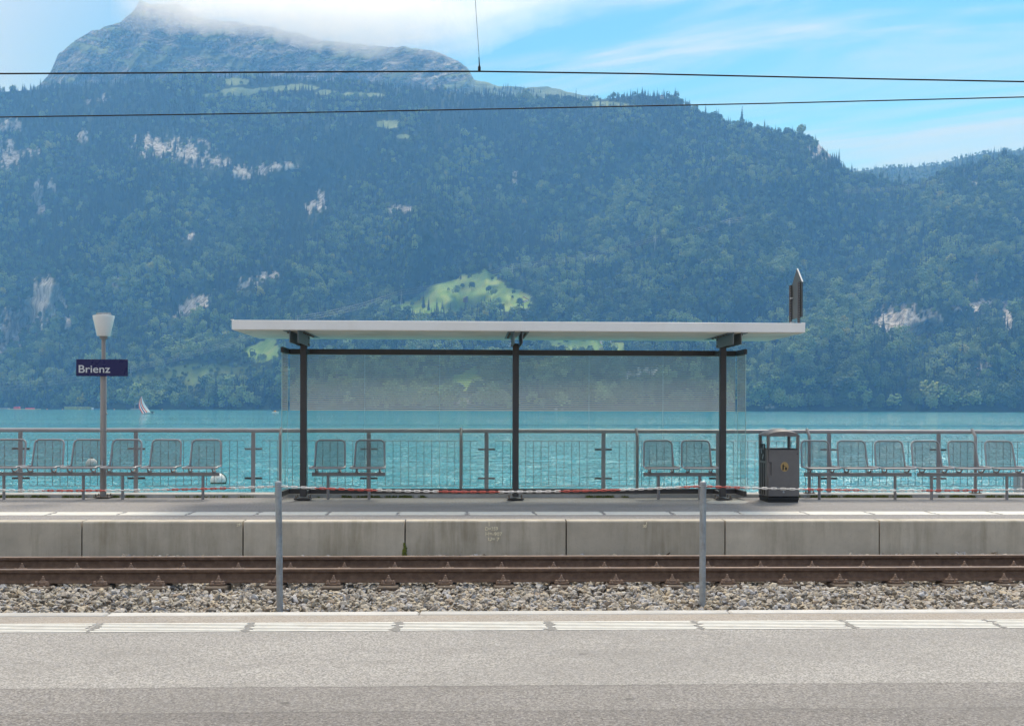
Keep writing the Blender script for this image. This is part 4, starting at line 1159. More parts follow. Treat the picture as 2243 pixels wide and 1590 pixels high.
for u in (665, 1129.5, 1583):
    x = on_y(u, YP)
    po = MB().box((0, 0, 1.26), (0.100, 0.090, 2.44), 0.006).build('post', M['brown_steel'], shel, loc=S(x, YP, 0.02))
    MB().box((0, -0.02, 0.010), (0.26, 0.24, 0.022), 0.003).build('base_plate', M['brown_steel'], po)
    for ax in (-1, 1):
        for ay in (-1, 1): place('anchor_bolt', BOLT, po, (ax * 0.10, -0.02 + ay * 0.09, 0.021))
    for s in (-1, 1):
        MB().box((s * 0.062, -0.40, 2.518), (0.010, 1.16, 0.185), 0.002).build('arm_plate', M['arm_steel'], po)
        MB().box((s * 0.113, -0.14, 2.600), (0.100, 1.66, 0.008), 0.002).build('arm_flange', M['arm_steel'], po)
        for k in range(6): place('flange_bolt', FBOLT, po, (s * 0.12, -0.75 + k * 0.19, 2.597))
        for (y, z) in ((0.06, 2.56), (0.13, 2.56), (0.06, 2.455), (0.13, 2.455)):
            MB().box((s * 0.071, y, z), (0.014, 0.03, 0.03), 0.006).build('side_bolt', M['bolt_steel'], po)
# glass screen: frame of flat bars, back wall of panes, short returns
YG, YG0 = 18.03, 17.44
gx0, gx1 = on_y(634, YG), on_y(1611, YG)
zt0, zt1 = z_at(1129, 778, YG), z_at(1129, 766.5, YG)
zb0, zb1 = z_at(1129, 1081, YG), z_at(1129, 1070, YG)
for nm, z0, z1 in (('top_bar', zt0, zt1), ('bottom_bar', zb0, zb1)):
    fb = MB().box(S((gx0 + gx1) / 2, YG, (z0 + z1) / 2), (gx1 - gx0, 0.045, z1 - z0), 0.003).build(nm, M['brown_steel'], shel)
    for x in (gx0 - 0.024, gx1 + 0.024):
        MB().box(S(x, (YG + YG0) / 2 + .02, (z0 + z1) / 2), (0.046, YG - YG0 + 0.01, z1 - z0), 0.003).build('return_bar', M['brown_steel'], fb)
    for u in (665, 1129.5, 1583):
        x = on_y(u, YP)
        MB().box(S(x, (YP + YG) / 2 + .01, (z0 + z1) / 2), (0.05, YG - YP - 0.075, 0.05), 0.002).build('stand_off', M['brown_steel'], fb)
m, n, l, b = new_mat('striped_glass')
g = n.new('ShaderNodeBsdfGlossy'); g.inputs['Roughness'].default_value = 0.02; g.inputs['Color'].default_value = (1, 1, 1, 1)
t = n.new('ShaderNodeBsdfTransparent'); t.inputs['Color'].default_value = (0.93, 0.965, 0.955, 1)
fz = n.new('ShaderNodeFresnel'); fz.inputs['IOR'].default_value = 1.45
bf = n.new('ShaderNodeNewGeometry').outputs['Backfacing']
mix = n.new('ShaderNodeMixShader'); l.new(MATH(n, l, 'MULTIPLY', fz.outputs[0], MATH(n, l, 'SUBTRACT', 1.0, bf)), mix.inputs[0]); l.new(t.outputs[0], mix.inputs[1]); l.new(g.outputs[0], mix.inputs[2])
p = world_pos(n); sp = n.new('ShaderNodeSeparateXYZ'); l.new(p, sp.inputs[0])
zlow = z_at(1129, 900, YG)
ph = MATH(n, l, 'FRACT', MATH(n, l, 'MULTIPLY', MATH(n, l, 'SUBTRACT', sp.outputs[2], zlow), 1 / 0.0345))
line = MATH(n, l, 'LESS_THAN', ph, 0.6)
inz = MATH(n, l, 'GREATER_THAN', sp.outputs[2], zlow)
df = n.new('ShaderNodeBsdfDiffuse'); df.inputs['Color'].default_value = (0.58, 0.53, 0.48, 1)
tl = n.new('ShaderNodeBsdfTranslucent'); tl.inputs['Color'].default_value = (0.58, 0.53, 0.48, 1)
fr_ = n.new('ShaderNodeMixShader'); fr_.inputs[0].default_value = 0.5; l.new(df.outputs[0], fr_.inputs[1]); l.new(tl.outputs[0], fr_.inputs[2])
mix2 = n.new('ShaderNodeMixShader')
l.new(MATH(n, l, 'MULTIPLY', MATH(n, l, 'MULTIPLY', line, inz), 0.50), mix2.inputs[0])
l.new(mix.outputs[0], mix2.inputs[1]); l.new(fr_.outputs[0], mix2.inputs[2])
l.new(mix2.outputs[0], n['Material Output'].inputs['Surface'])
M['glass'] = m
M['glass_edge'] = simple('glass_edge', (0.45, 0.62, 0.60), 0.2, 0.0, 0.05, 4.0)
cuts = [gx0 + 0.004] + [on_y(u, YG) for u in (799, 963, 1127, 1290, 1452)] + [gx1 - 0.004]
for a, b_ in zip(cuts[:-1], cuts[1:]):
    pn = MB().box(S((a + b_) / 2, YG, (zt0 + zb1) / 2), (b_ - a - 0.006, 0.010, zt0 - zb1 + 0.03)).build('pane', M['glass'], shel, smooth=False)
    MB().box(S(b_ - 0.0, YG, (zt0 + zb1) / 2), (0.004, 0.008, zt0 - zb1)).build('pane_edge', M['glass_edge'], pn, smooth=False)
for x in (gx0 - 0.024, gx1 + 0.024):
    pn = MB().box(S(x, (YG + YG0) / 2 - 0.01, (zt0 + zb1) / 2), (0.010, YG - YG0 - 0.05, zt0 - zb1 + 0.03)).build('return_pane', M['glass'], shel, smooth=False)
    for y in (YG0 + 0.012, YG - 0.03):
        MB().box(S(x, y, (zt0 + zb1) / 2), (0.011, 0.012, zt0 - zb1)).build('pane_edge', M['glass_edge'], pn, smooth=False)

# --- sign standing on the roof, seen from its edge
rsx = on_y(1757, 16.80)
rs = thing('roof_sign', (rsx, 17.05, RZ1 + 0.009), 'dark arrow-topped sign standing edge-on on the white shelter roof', 'sign')
M['sign_back'] = simple('sign_back', (0.075, 0.085, 0.09), 0.5, 0.3, 0.1, 8.0)
y0, y1 = -0.25, 0.27
zo = rs.location.z
zc, za, zbm = z_at(1757, 617, 16.8) - zo, z_at(1744, 590, 17.06) - zo, z_at(1757, 694, 16.8) - zo
MB().prism([(y0, zbm), (y1, zbm), (y1, zc), ((y0 + y1) / 2, za), (y0, zc)], 'x', -0.014, 0.006).build('sign_plate', M['sign_back'], rs, smooth=False)
MB().tube([(0.0, y0 - .004, zc), (0.0, (y0 + y1) / 2, za + .006)], 0.011, 5).build('edge_strip', M['white_panel'], rs)
for y in (y0 + 0.07, y1 + 0.0):
    ch = MB().box((-0.036, y, (zc) / 2), (0.036, 0.040, zc), 0.003).build('channel_post', M['brown_steel'], rs)
    hl = MB()
    for k in range(24): hl.box((-0.036, y - 0.0205, 0.03 + k * (zc - 0.05) / 23), (0.014, 0.004, 0.012))
    hl.build('slot_row', M['galv'], ch, smooth=False)['kind'] = 'stuff'
for z in (0.06, 0.45): MB().box((-0.022, y1 - .05, z), (0.06, 0.05, 0.02), 0.003).build('clamp', M['galv'], rs)

# --- litter bin
YF = 17.06
bx0, bx1 = on_y(1681, YF), on_y(1752, YF)
bw, bd = bx1 - bx0, 0.54
lb = thing('litter_bin', ((bx0 + bx1) / 2, YF + bd / 2, 0), 'dark grey litter bin with domed lid and gold pictogram', 'litter bin')
hw, hd = bw / 2, bd / 2
MB().box((0, 0, 0.020), (bw - 0.03, bd - 0.03, 0.040), 0.006).box((0, 0, 0.058), (bw - 0.015, bd - 0.015, 0.042), 0.004).build('plinth', M['bin_dark'], lb)
MB().box((0, 0.005, 0.46), (bw, bd - 0.012, 0.76), 0.022).build('body', M['bin_grey'], lb)
dr = MB().prism([(-hw + 0.022, 0.10), (hw - 0.008, 0.10), (hw - 0.008, 0.825), (-hw + 0.022, 0.825), (-hw + 0.022, 0.63), (-hw + 0.058, 0.63), (-hw + 0.058, 0.42), (-hw + 0.022, 0.42)], 'y', -hd - 0.010, -hd + 0.012).build('door', M['bin_grey'], lb, smooth=False)
MB().prism([(-hw + 0.060, 0.425), (-hw + 0.066, 0.425), (-hw + 0.066, 0.632), (-hw + 0.022, 0.632), (-hw + 0.022, 0.826), (-hw + 0.016, 0.826), (-hw + 0.016, 0.626), (-hw + 0.060, 0.626)], 'y', -hd - 0.0108, -hd - 0.004).build('door_gap', M['bin_dark'], dr, smooth=False)
lip = [(-hw * 0.86 * math.cos(math.pi * i / 12), 0.822 - 0.050 * math.sin(math.pi * i / 12)) for i in range(13)]
MB().prism(lip, 'y', -hd - 0.016, -hd + 0.0).build('lip', M['bin_grey'], dr)
MB().lathe([(0.010, 0), (0.010, 0.004)], (0, 0, 0), 10).build('lock', M['bin_dark'], dr).matrix_local = Matrix.Translation((hw - 0.04, -hd - 0.013, 0.765)) @ Matrix.Rotation(math.pi / 2, 4, 'X')
MB().prism([(-0.014, 0.150), (0.014, 0.150), (0.014, 0.172), (0, 0.184), (-0.014, 0.172)], 'y', -hd - 0.014, -hd - 0.009).build('drain', M['galv'], dr, smooth=False)
for ax in (-1, 1):
    for ay in (-1, 1):
        MB().box((ax * (hw - 0.022), ay * (hd - 0.030), 0.945), (0.044, 0.056, 0.24), 0.010).build('corner_pillar', M['bin_grey'], lb)
dome = MB()
nx, ny = 14, 14
vs, fs = [], []
for i in range(nx + 1):
    for j in range(ny + 1):
        a, c_ = i / nx * 2 - 1, j / ny * 2 - 1
        z = 1.062 + 0.096 * (1 - abs(a) ** 2.2) * (0.55 + 0.45 * (1 - abs(c_) ** 3)) - 0.02 * (abs(a) > 0.98)
        vs.append((a * (hw + 0.004), c_ * (hd + 0.004), z))
o_ = len(vs)
vs += [(x, y, 1.035) for (x, y, z) in vs[:o_]]
for i in range(nx):
    for j in range(ny):
        q = i * (ny + 1) + j
        fs.append((q, q + ny + 1, q + ny + 2, q + 1)); fs.append((o_ + q, o_ + q + 1, o_ + q + ny + 2, o_ + q + ny + 1))
def strip(idx):
    for a, c_ in zip(idx[:-1], idx[1:]): fs.append((a, c_, c_ + o_, a + o_))
strip([i * (ny + 1) for i in range(nx + 1)]); strip([i * (ny + 1) + ny for i in range(nx, -1, -1)])
strip(list(range(ny, -1, -1))); strip(list(range(nx * (ny + 1), nx * (ny + 1) + ny + 1)))
dome.add(vs, fs)
dome.build('lid', M['bin_grey'], lb, angle=50)
MB().box((0.0, 0.0, 0.835), (bw - 0.03, bd - 0.03, 0.012)).build('inner_rim', M['bin_dark'], lb, smooth=False)
for k in (-1, 0, 1): MB().box((-hw - 0.001, k * 0.11, 0.36), (0.010, 0.045, 0.50), 0.003).build('side_slot', M['bin_dark'], lb)
sp_ = MB().box((-hw - 0.001, 0, 0.78), (0.008, 0.30, 0.27), 0.003).build('side_recess', M['bin_dark'], lb)
for (y, z, a) in ((-0.06, 0.86, 0.5), (0.06, 0.80, -0.4), (-0.03, 0.71, 0.7)): MB().box((-hw - 0.007, y, z), (0.003, 0.035, 0.09), 0.0, Matrix.Rotation(a, 3, 'X')).build('sticker', M['galv'], sp_, smooth=False)
ez = z_at(1718, 1022, YF); ex = on_y(1718.5, YF) - lb.location.x
em = MB(); R_ = 0.066
em.prism([(ex + R_ * 0.95 * math.cos(2 * math.pi * k / 32), ez + R_ * 1.15 * math.sin(2 * math.pi * k / 32)) for k in range(32)], 'y', -hd - 0.0125, -hd - 0.0095)
emo = em.build('emblem', M['gold'], dr, smooth=False)
fg = MB()
def E(pts): fg.prism([(ex + x * R_, ez + z * R_) for x, z in pts], 'y', -hd - 0.0137, -hd - 0.012)
E([(-.42, .62), (-.30, .72), (-.20, .62), (-.30, .5)])                                           # head
E([(-.52, .46), (-.24, .50), (-.16, .30), (.14, .10), (.10, 0), (-.20, .14), (-.18, -.2), (-.14, -.8), (-.30, -.8), (-.36, -.25), (-.42, -.8), (-.58, -.8), (-.52, -.1)])   # body, arm, legs
E([(.08, -.12), (.58, -.12), (.52, -.8), (.16, -.8)])                                            # basket
E([(.18, .10), (.30, .16), (.34, .02), (.22, -.03)])                                             # scrap of paper
fg.build('pictogram', M['bin_dark'], emo, smooth=False)

# --- bollards in the ballast and the red and white chains between them
YC = 10.65
bol = {}
for u_top, u_bot, label in ((610, 614.5, 'grey galvanised bollard in the ballast, on the lamp post side'), (1540.5, 1539.5, 'grey galvanised bollard in the ballast, on the litter bin side')):
    xt, xb_ = on_y(u_top, YC), on_y(u_bot, YC)
    zt_b = z_at(u_top, 1054, YC)
    o = thing('bollard', (xb_, YC, BED_Z), label, 'bollard', 'galvanised bollards in the ballast')
    H_ = zt_b - BED_Z
    dx = xt - xb_
    MB().tube([(0, 0, -0.12), (dx * .5, 0, H_ * .5), (dx, 0, H_ - 0.03)], 0.031, 18).build('tube', M['galv'], o)
    MB().lathe([(0.033, 0), (0.034, 0.012), (0.030, 0.030), (0.012, 0.036)], (dx, 0, H_ - 0.034), 18).build('cap', M['galv'], o)
    MB().tube([(dx * .96 - 0.045, -0.0, H_ - 0.048), (dx * .96, -0.034, H_ - 0.048), (dx * .96 + 0.045, 0, H_ - 0.048)], 0.005, 6).build('chain_eye', M['galv'], o)
    bol[u_bot] = (xt, zt_b - 0.05)
def link_mesh(m):
    L, W, r = 0.049, 0.024, 0.0052
    pts = []
    for i in range(7):
        a = -math.pi / 2 + math.pi * i / 6; pts.append((L / 2 - W / 2 + r + math.cos(a) * (W / 2 - r) + 0.004, 0, math.sin(a) * (W / 2 - r)))
    for i in range(7):
        a = math.pi / 2 + math.pi * i / 6; pts.append((-L / 2 + W / 2 - r + math.cos(a) * (W / 2 - r) - 0.004, 0, math.sin(a) * (W / 2 - r)))
    return MB().tube(pts, r, 6, closed=True).mesh('link', m)
LR, LW = link_mesh(M['chain_red']), link_mesh(M['chain_white'])
def chain(p0, p1, sag, label, phase):
    o = thing('barrier_chain', p0, label, 'chain', 'red and white plastic chains')
    p0, p1 = Vector(p0), Vector(p1)
    def at(t): return p0.lerp(p1, t) - Vector((0, 0, sag * 4 * t * (1 - t)))
    nst = 2000; acc = 0.0; prev = at(0); nxt = 0.0255; k = 0
    for i in range(1, nst + 1):
        q = at(i / nst); acc += (q - prev).length
        if acc >= nxt:
            d = (q - prev).normalized()
            ang = math.atan2(d.z, d.x)
            me = LR if ((k + phase) // 13) % 2 else LW
            place('link', me, o, q - p0, ((math.pi / 2 + rng.uniform(-.2, .2)) if k % 2 else rng.uniform(-.25, .25), -ang, 0))
            nxt += 0.0455; k += 1
        prev = q
    return o
(xa_, za_), (xb_, zb_) = bol[614.5], bol[1539.5]
xleft, xright = on_y(-320, YC), on_y(2480, YC)
chain((xleft, YC, za_), (xa_ - 0.036, YC, za_), 0.040, 'red and white plastic chain running from the lamp-side bollard out of the picture', 0)
chain((xa_ + 0.036, YC, za_), (xb_ - 0.036, YC, zb_), 0.052, 'red and white plastic chain hanging between the two bollards', 6)
chain((xb_ + 0.036, YC, zb_), (xright, YC, zb_), 0.040, 'red and white plastic chain running past the litter bin out of the picture', 18)

# --- overhead wires
def wire(name, pts, r, label, cat):
    o = MB().tube([Vector(p) for p in pts], r, 8, caps=False).build(name, M['wire'], loc=None)
    return tag(o, label, cat)
YW = 9.8
def wp(u, v): return Vector((on_y(u, YW), YW, z_at(u, v, YW)))
wire('contact_wire', [wp(*q) for q in ((-2000, 178), (-500, 166), (0, 162), (300, 160.5), (700, 158), (1048, 157), (1400, 162), (1600, 166.5), (1900, 173), (2243, 179.5), (2700, 189), (4300, 222))], 0.0072, 'upper black overhead contact wire with a dropper', 'wire')
YW2 = 11.0
def wp2(u, v): return Vector((on_y(u, YW2), YW2, z_at(u, v, YW2)))
wire('contact_wire', [wp2(*q) for q in ((-2000, 285), (-500, 264), (0, 257), (560, 249), (1121, 238.5), (1680, 227), (2243, 213), (2700, 202), (4300, 163))], 0.0064, 'lower black overhead wire slanting up towards the open sky', 'wire')
dp = thing('dropper_wire', wp(1048, 155), 'thin hanger wire with clamp that holds the upper overhead wire', 'wire')
top = wp(1030, -120) - dp.location
MB().tube([(0, 0, 0.09), (top.x, 0, top.z)], 0.0022, 5).build('hanger', M['wire'], dp)
MB().tube([(0, 0, -0.012), (0, 0, 0.03), (0, 0, 0.045), (-0.004, 0, 0.12)], [0.013, 0.013, 0.006, 0.004], 8).build('clamp', M['wire'], dp)

# ================================================================== THINGS ON AND BEYOND THE LAKE
def buoy(u, v, r, d, label, big):
    o_ = far_point(u, v, d)
    o = thing('mooring_buoy', (o_.x, o_.y, WATER_Z), label, 'buoy', 'white mooring buoys')
    pr = [(0.001, -r * .6)] + [(r * math.cos(a), r * (0.55 + math.sin(a))) for a in [(-1.2 + 2.7 * i / 12) for i in range(13)]] + [(0.001, r * 1.56)]
    MB().lathe(pr, (0, 0, 0), 24).build('float', M['buoy'], o)
    if big:
        MB().tube([(r * .55 + 0.02 * math.cos(a), -0.02, r * 0.9 + r * .75 * math.sin(a)) if False else (r * (0.35 + 0.75 * math.cos(a)), 0.02, r * (0.62 + 0.85 * math.sin(a))) for a in [(-1.3 + 2.9 * i / 10) for i in range(11)]], 0.014, 6).build('rope', M['slime'], o)
        MB().lathe([(r * .86, r * .02), (r * .97, r * .18), (r * .985, r * .34), (r * .9, r * .36)], (0, 0, 0), 24).build('weed_band', M['slime'], o)
    else:
        MB().tube([(0, -r * .1, r * 1.5), (0.0, -r * .1, r * 1.72), (r * .2, -r * .1, r * 1.72), (r * .2, -r * .1, r * 1.45)], 0.02, 6).build('ring', M['slime'], o)
dB = (CAMH - WATER_Z) * FPX / (1061.5 - hor(478)); dS = (CAMH - WATER_Z) * FPX / (1022 - hor(200))
buoy(478, 1061, 16.5 * dB / FPX, dB, 'white mooring buoy with a weedy rope, below the second bench', True)
buoy(201, 1021, 12.0 * dS / FPX, dS, 'white mooring buoy seen through the seat beside the lamp post', False)

mp = thing('mooring_pile', (on_y(2246, 19.2), 19.2, WATER_Z), 'grey steel pile standing in the water behind the railing at the picture edge', 'pile')
hp = z_at(2240, 1038, 19.2) - WATER_Z
MB().box((0, 0, hp / 2 - 0.5), (0.30, 0.30, hp + 1.0), 0.02).build('shaft', M['galv'], mp)
MB().box((0, 0, hp + 0.012), (0.33, 0.33, 0.03), 0.01).build('cap', M['galv'], mp)

# sailboat heeling under a striped spinnaker
dsb = (CAMH - WATER_Z) * FPX / (906.5 - hor(320))
def sb(u, v): 
    q = far_point(u, v, dsb); return Vector((q.x, q.y, q.z))
o0 = sb(324, 906.5)
boat = thing('sailboat', (o0.x, o0.y, WATER_Z), 'small white sailboat leaning under a red, white and blue striped sail', 'sailboat')
k = dsb / FPX
hull = []
vs, fs = [], []
secs = [(-13, 0.2, 1.2), (-9, 2.0, 1.6), (-2, 2.6, 1.9), (6, 2.4, 2.2), (11, 1.4, 2.6), (14.5, 0.15, 3.1)]
for (x, w, t) in secs:
    for (yy, zz_) in ((-w, t), (-w * .8, .6), (0, -.8), (w * .8, .6), (w, t)): vs.append((x * k, yy * k * 1.3, zz_ * k))
for i in range(len(secs) - 1):
    for j in range(4): fs.append((i * 5 + j, i * 5 + j + 1, (i + 1) * 5 + j + 1, (i + 1) * 5 + j))
    fs.append((i * 5 + 4, i * 5, (i + 1) * 5, (i + 1) * 5 + 4))
fs.append((0, 1, 2, 3, 4)); fs.append(tuple(25 + j for j in (4, 3, 2, 1, 0)))
MB().add(vs, fs).build('hull', M['hull_white'], boat)
ap = Vector((-13.5 * k, 0.3, 39 * k))
MB().tube([(6 * k, 0, 1.5 * k), ap], [0.07, 0.04], 6).build('mast', M['pylon'], boat)
def sail(name, c0, c1, bulge, m):
    """one gore of the sail from the foot points c0..c1 up to the masthead"""
    v_, f_ = [], []
    nr = 9
    for i in range(nr + 1):
        t = i / nr
        for c in (c0, c1):
            fx = Vector((c[0] * k, 0, c[1] * k)); q = fx.lerp(ap, t)
            q.x += -bulge * k * math.sin(math.pi * t) * (1 - (c[0] + 11) / 26.0); q.y -= 1.2 * math.sin(math.pi * t) * (1 - abs((c[0] + 3) / 12.0)) + 0.4
            v_.append(q)
    for i in range(nr): f_.append((2 * i, 2 * i + 1, 2 * i + 3, 2 * i + 2))
    v2 = [q + Vector((0, 0.04, 0)) for q in v_]; nn = len(v_)
    mb = MB().add(v_ + v2, f_ + [tuple(reversed([i + nn for i in f])) for f in f_] + [(0, nn, nn + 1, 1)])
    return mb.build(name, m, boat)
foot = [(-12, 1.2), (-9.5, 0.8), (-7.2, 1.6), (-5.0, 2.6), (-2.8, 3.3), (-0.6, 3.6), (3.2, 3.6), (6.0, 3.4)]
cols = ['sail_red', 'sail_white', 'sail_blue', 'sail_white', 'sail_red', 'sail_white', 'sail_white']
for i, cname in enumerate(cols): sail('sail_gore', foot[i], foot[i + 1], 6.0, M[cname])
for (x, lab) in ((8.5, 'person in dark clothes sitting amidships in the striped sailboat'), (10.8, 'person in dark clothes sitting at the end of the striped sailboat')):
    pr = thing('person', boat.location + Vector((x * k, 0, 1.9 * k)), lab, 'person', 'crew of the striped sailboat')
    body = MB().lathe([(0.22, 0), (0.26, .25), (0.27, .45), (0.20, .62), (0.075, .68), (0.07, .72), (0.11, .76), (0.125, .85), (0.09, .95), (0.03, .98)], (0, 0, 0), 10)
    for s in (-1, 1):
        body.tube([(s * .22, 0, .56), (s * .30, -.10, .36), (s * .18, -.34, .30)], [.07, .055, .04], 6)
        body.tube([(s * .12, 0, .1), (s * .16, -.45, .14), (s * .16, -.50, -.30)], [.11, .09, .06], 6)
    body.build('body', M['navy_cloth'], pr)

dmb = (CAMH - WATER_Z) * FPX / (904.5 - hor(603))
q = far_point(603, 904, dmb)
mbt = thing('motorboat', (q.x, q.y, WATER_Z), 'tiny white motorboat far out, just beside the shelter glass', 'motorboat')
MB().prism([(-2.0, 0.1), (1.8, 0.1), (2.4, 0.8), (-2.0, 0.7)], 'y', -0.8, 0.8).build('hull', M['hull_white'], mbt)
MB().prism([(-0.9, 0.7), (0.6, 0.75), (0.2, 1.6), (-0.8, 1.6)], 'y', -0.6, 0.6).build('cabin', M['orange'], mbt)
# yellow swimming-line marker floats off the left shore
labs = ['first from the picture edge', 'second from the picture edge', 'just before the lamp post', 'just past the lamp post', 'beyond the striped sailboat']
for (u, w_) in zip((103, 137, 174, 250, 355), labs):
    q = far_point(u, 897.6, 1950)
    o = MB().lathe([(0.1, -0.4), (0.9, 0.2), (1.0, 0.7), (0.5, 1.3), (0.1, 1.5)], (0, 0, 0), 10).build('marker_float', M['orange'] if u != 174 else M['yellow'], loc=(q.x, q.y, WATER_Z))
    tag(o, 'tiny orange marker float near the far shore, ' + w_, 'float', 'marker floats near the far shore')

# bathing place on the far shore
def shore(u, v, d=2330):
    q = far_point(u, v, d); return q
def shore_box(name, u0, u1, v0_, v1_, m, label, cat, dep=8.0, d=2330, top=None):
    a, b_ = shore(u0, v1_, d), shore(u1, v0_, d)
    o = thing(name, ((a.x + b_.x) / 2, (a.y + b_.y) / 2, a.z), label, cat)
    w, h = b_.x - a.x, b_.z - a.z
    MB().box((0, 0, h / 2), (w, dep, h), 0.3).build('body', m, o)
    if top: MB().prism([(-w / 2 - .5, h), (w / 2 + .5, h), (w / 2 * .6, h * top), (-w / 2 * .6, h * top)], 'y', -dep / 2, dep / 2).build('top', m, o)
    return o
M['stone_wall'] = M['stone_grey']
shore_box('stone_mole', -10, 19, 893.5, 898, M['stone_grey'], 'grey stone mole at the picture edge of the far shore', 'mole', 12.0, 2280)
shore_box('bathing_jetty', 19, 88, 896, 898, M['yellow'], 'long yellow jetty low on the far shore', 'jetty', 5.0, 2270)
shore_box('red_tent', 31, 44, 892, 896, M['red_cloth'], 'red tent-like awning behind the yellow jetty', 'tent', 6.0, 2290, 1.35)
shore_box('red_boat_cover', 56, 75, 893.7, 895.8, M['red_cloth'], 'low red cover on the yellow jetty', 'boat cover', 4.0, 2275)
shore_box('white_boathouse', 201, 205, 893.5, 897, M['hull_white'], 'small white hut by the water next to the lamp post', 'hut', 4.0, 2200, 1.3)
shore_box('blue_raft', 206, 218, 894.6, 897, simple('raft_blue', (0.05, 0.12, 0.22), 0.6), 'dark blue raft moored beside the small white hut', 'raft', 4.0, 2200)
shore_box('reed_bank', 143, 200, 890.5, 897, simple('reed', (0.25, 0.27, 0.06), 0.9, 0.0, 0.4, 0.2), 'yellow-green reed bank on the far shore', 'reeds', 10.0, 2260)
lt = thing('landing_stage', shore(300, 897.5, 2120), 'grey stone landing stage with a gantry behind the striped sailboat', 'landing stage')
kk = 2120 / FPX
MB().box((0, 0, 1.2), (26 * kk, 6, 2.4), 0.3).build('base', M['stone_grey'], lt)
gt = MB()
for x in (-4.5, 4.5): gt.box((x * kk, 0, 8 * kk), (1.2, 1.2, 12 * kk), 0.1)
gt.box((0, 0, 13.8 * kk), (12 * kk, 1.4, 1.4), 0.1)
gt.build('gantry', M['stone_grey'], lt)

# chalets in the meadows
def chalet(u, v, w, h, d_, wall, roof, label, rotz=0.0):
    g_ = ground_at(u, v)
    o = thing('chalet', g_, label, 'house', 'small houses on the mountainside')
    o.rotation_euler = (0, 0, rotz)
    MB().box((0, 0, h / 2 - 1.5), (w, d_, h + 3), 0.1).build('wall', M[wall], o)
    r_ = MB().prism([(-w * .62, h - 0.3), (0, h + w * .36), (w * .62, h - 0.3), (w * .62, h + .2), (0, h + w * .36 + .6), (-w * .62, h + .2)], 'y', -d_ * .62, d_ * .62).build('roof', M[roof], o)
    MB().box((w * .2, 0, h + w * .35), (1.0, 1.0, 2.4)).build('chimney', M['house_wall'], r_, smooth=False)
    for x in (-.25, .25):
        MB().box((x * w, -d_ / 2 - .02, h * .55), (w * .16, .1, h * .3)).build('window', M['window_dark'], o, smooth=False)
    MB().box((0, -d_ / 2 - .02, h * .28), (w * .14, .1, h * .5)).build('door', M['house_wood'], o, smooth=False)
chalet(1017, 659, 11, 6, 10, 'house_wood', 'roof_brown', 'dark timber chalet in the bright meadow above the shelter roof', 0.3)
chalet(1146, 661, 20, 3.5, 8, 'house_wall', 'roof_red', 'long pale house with red roof at the edge of the bright meadow', 0.0)
chalet(1317, 752, 12, 7, 10, 'house_wall', 'roof_brown', 'pale house in the gap under the shelter roof, with the brown gable', 0.2)
chalet(1330, 752, 10, 6, 9, 'house_wall', 'roof_red', 'pale house in the gap under the shelter roof, with the red gable', -0.3)
chalet(1112, 757, 14, 5, 9, 'house_wall', 'roof_red', 'long pale house beside the middle shelter post', 0.1)
chalet(1217, 571, 8, 4, 7, 'hull_white', 'roof_brown', 'tiny white hut in the narrow clearing high above the shelter', 0.1)
chalet(1445, 215, 11, 5, 9, 'house_wall', 'roof_red', 'long pale alpine hut on the ridge among the firs', 0.1)
chalet(1280, 218, 16, 4, 8, 'house_wall', 'roof_red', 'low alpine hut on the grassy saddle of the ridge', 0.0)

# single trees that stand in the bright meadow
def lone_tree(u, v, s, seed, label):
    g_ = ground_at(u, v)
    o = thing('meadow_tree', g_, label, 'tree', 'single trees in the bright meadow'); o.scale = (s, s, s)
    broad_crown(seed, 18, 8.0, 170).build('crown', M['broadleaf_lone'], o, smooth=False)
    t_ = MB(); trunk(t_, 14, 0.5); t_.build('trunk', M['trunk'], o)
lone_tree(1011, 634, 0.72, 901, 'small round tree, first of the three in the bright meadow')
lone_tree(1031, 637, 1.15, 902, 'tallest dark tree in the middle of the bright meadow')
lone_tree(1068, 643, 1.0, 903, 'broad bushy tree in the bright meadow, towards the red-roofed house')
lone_tree(1122, 656, 0.5, 904, 'little bush in the bright meadow next to the red-roofed house')
lone_tree(1076, 616, 0.55, 905, 'slim pale tree at the top corner of the bright meadow')

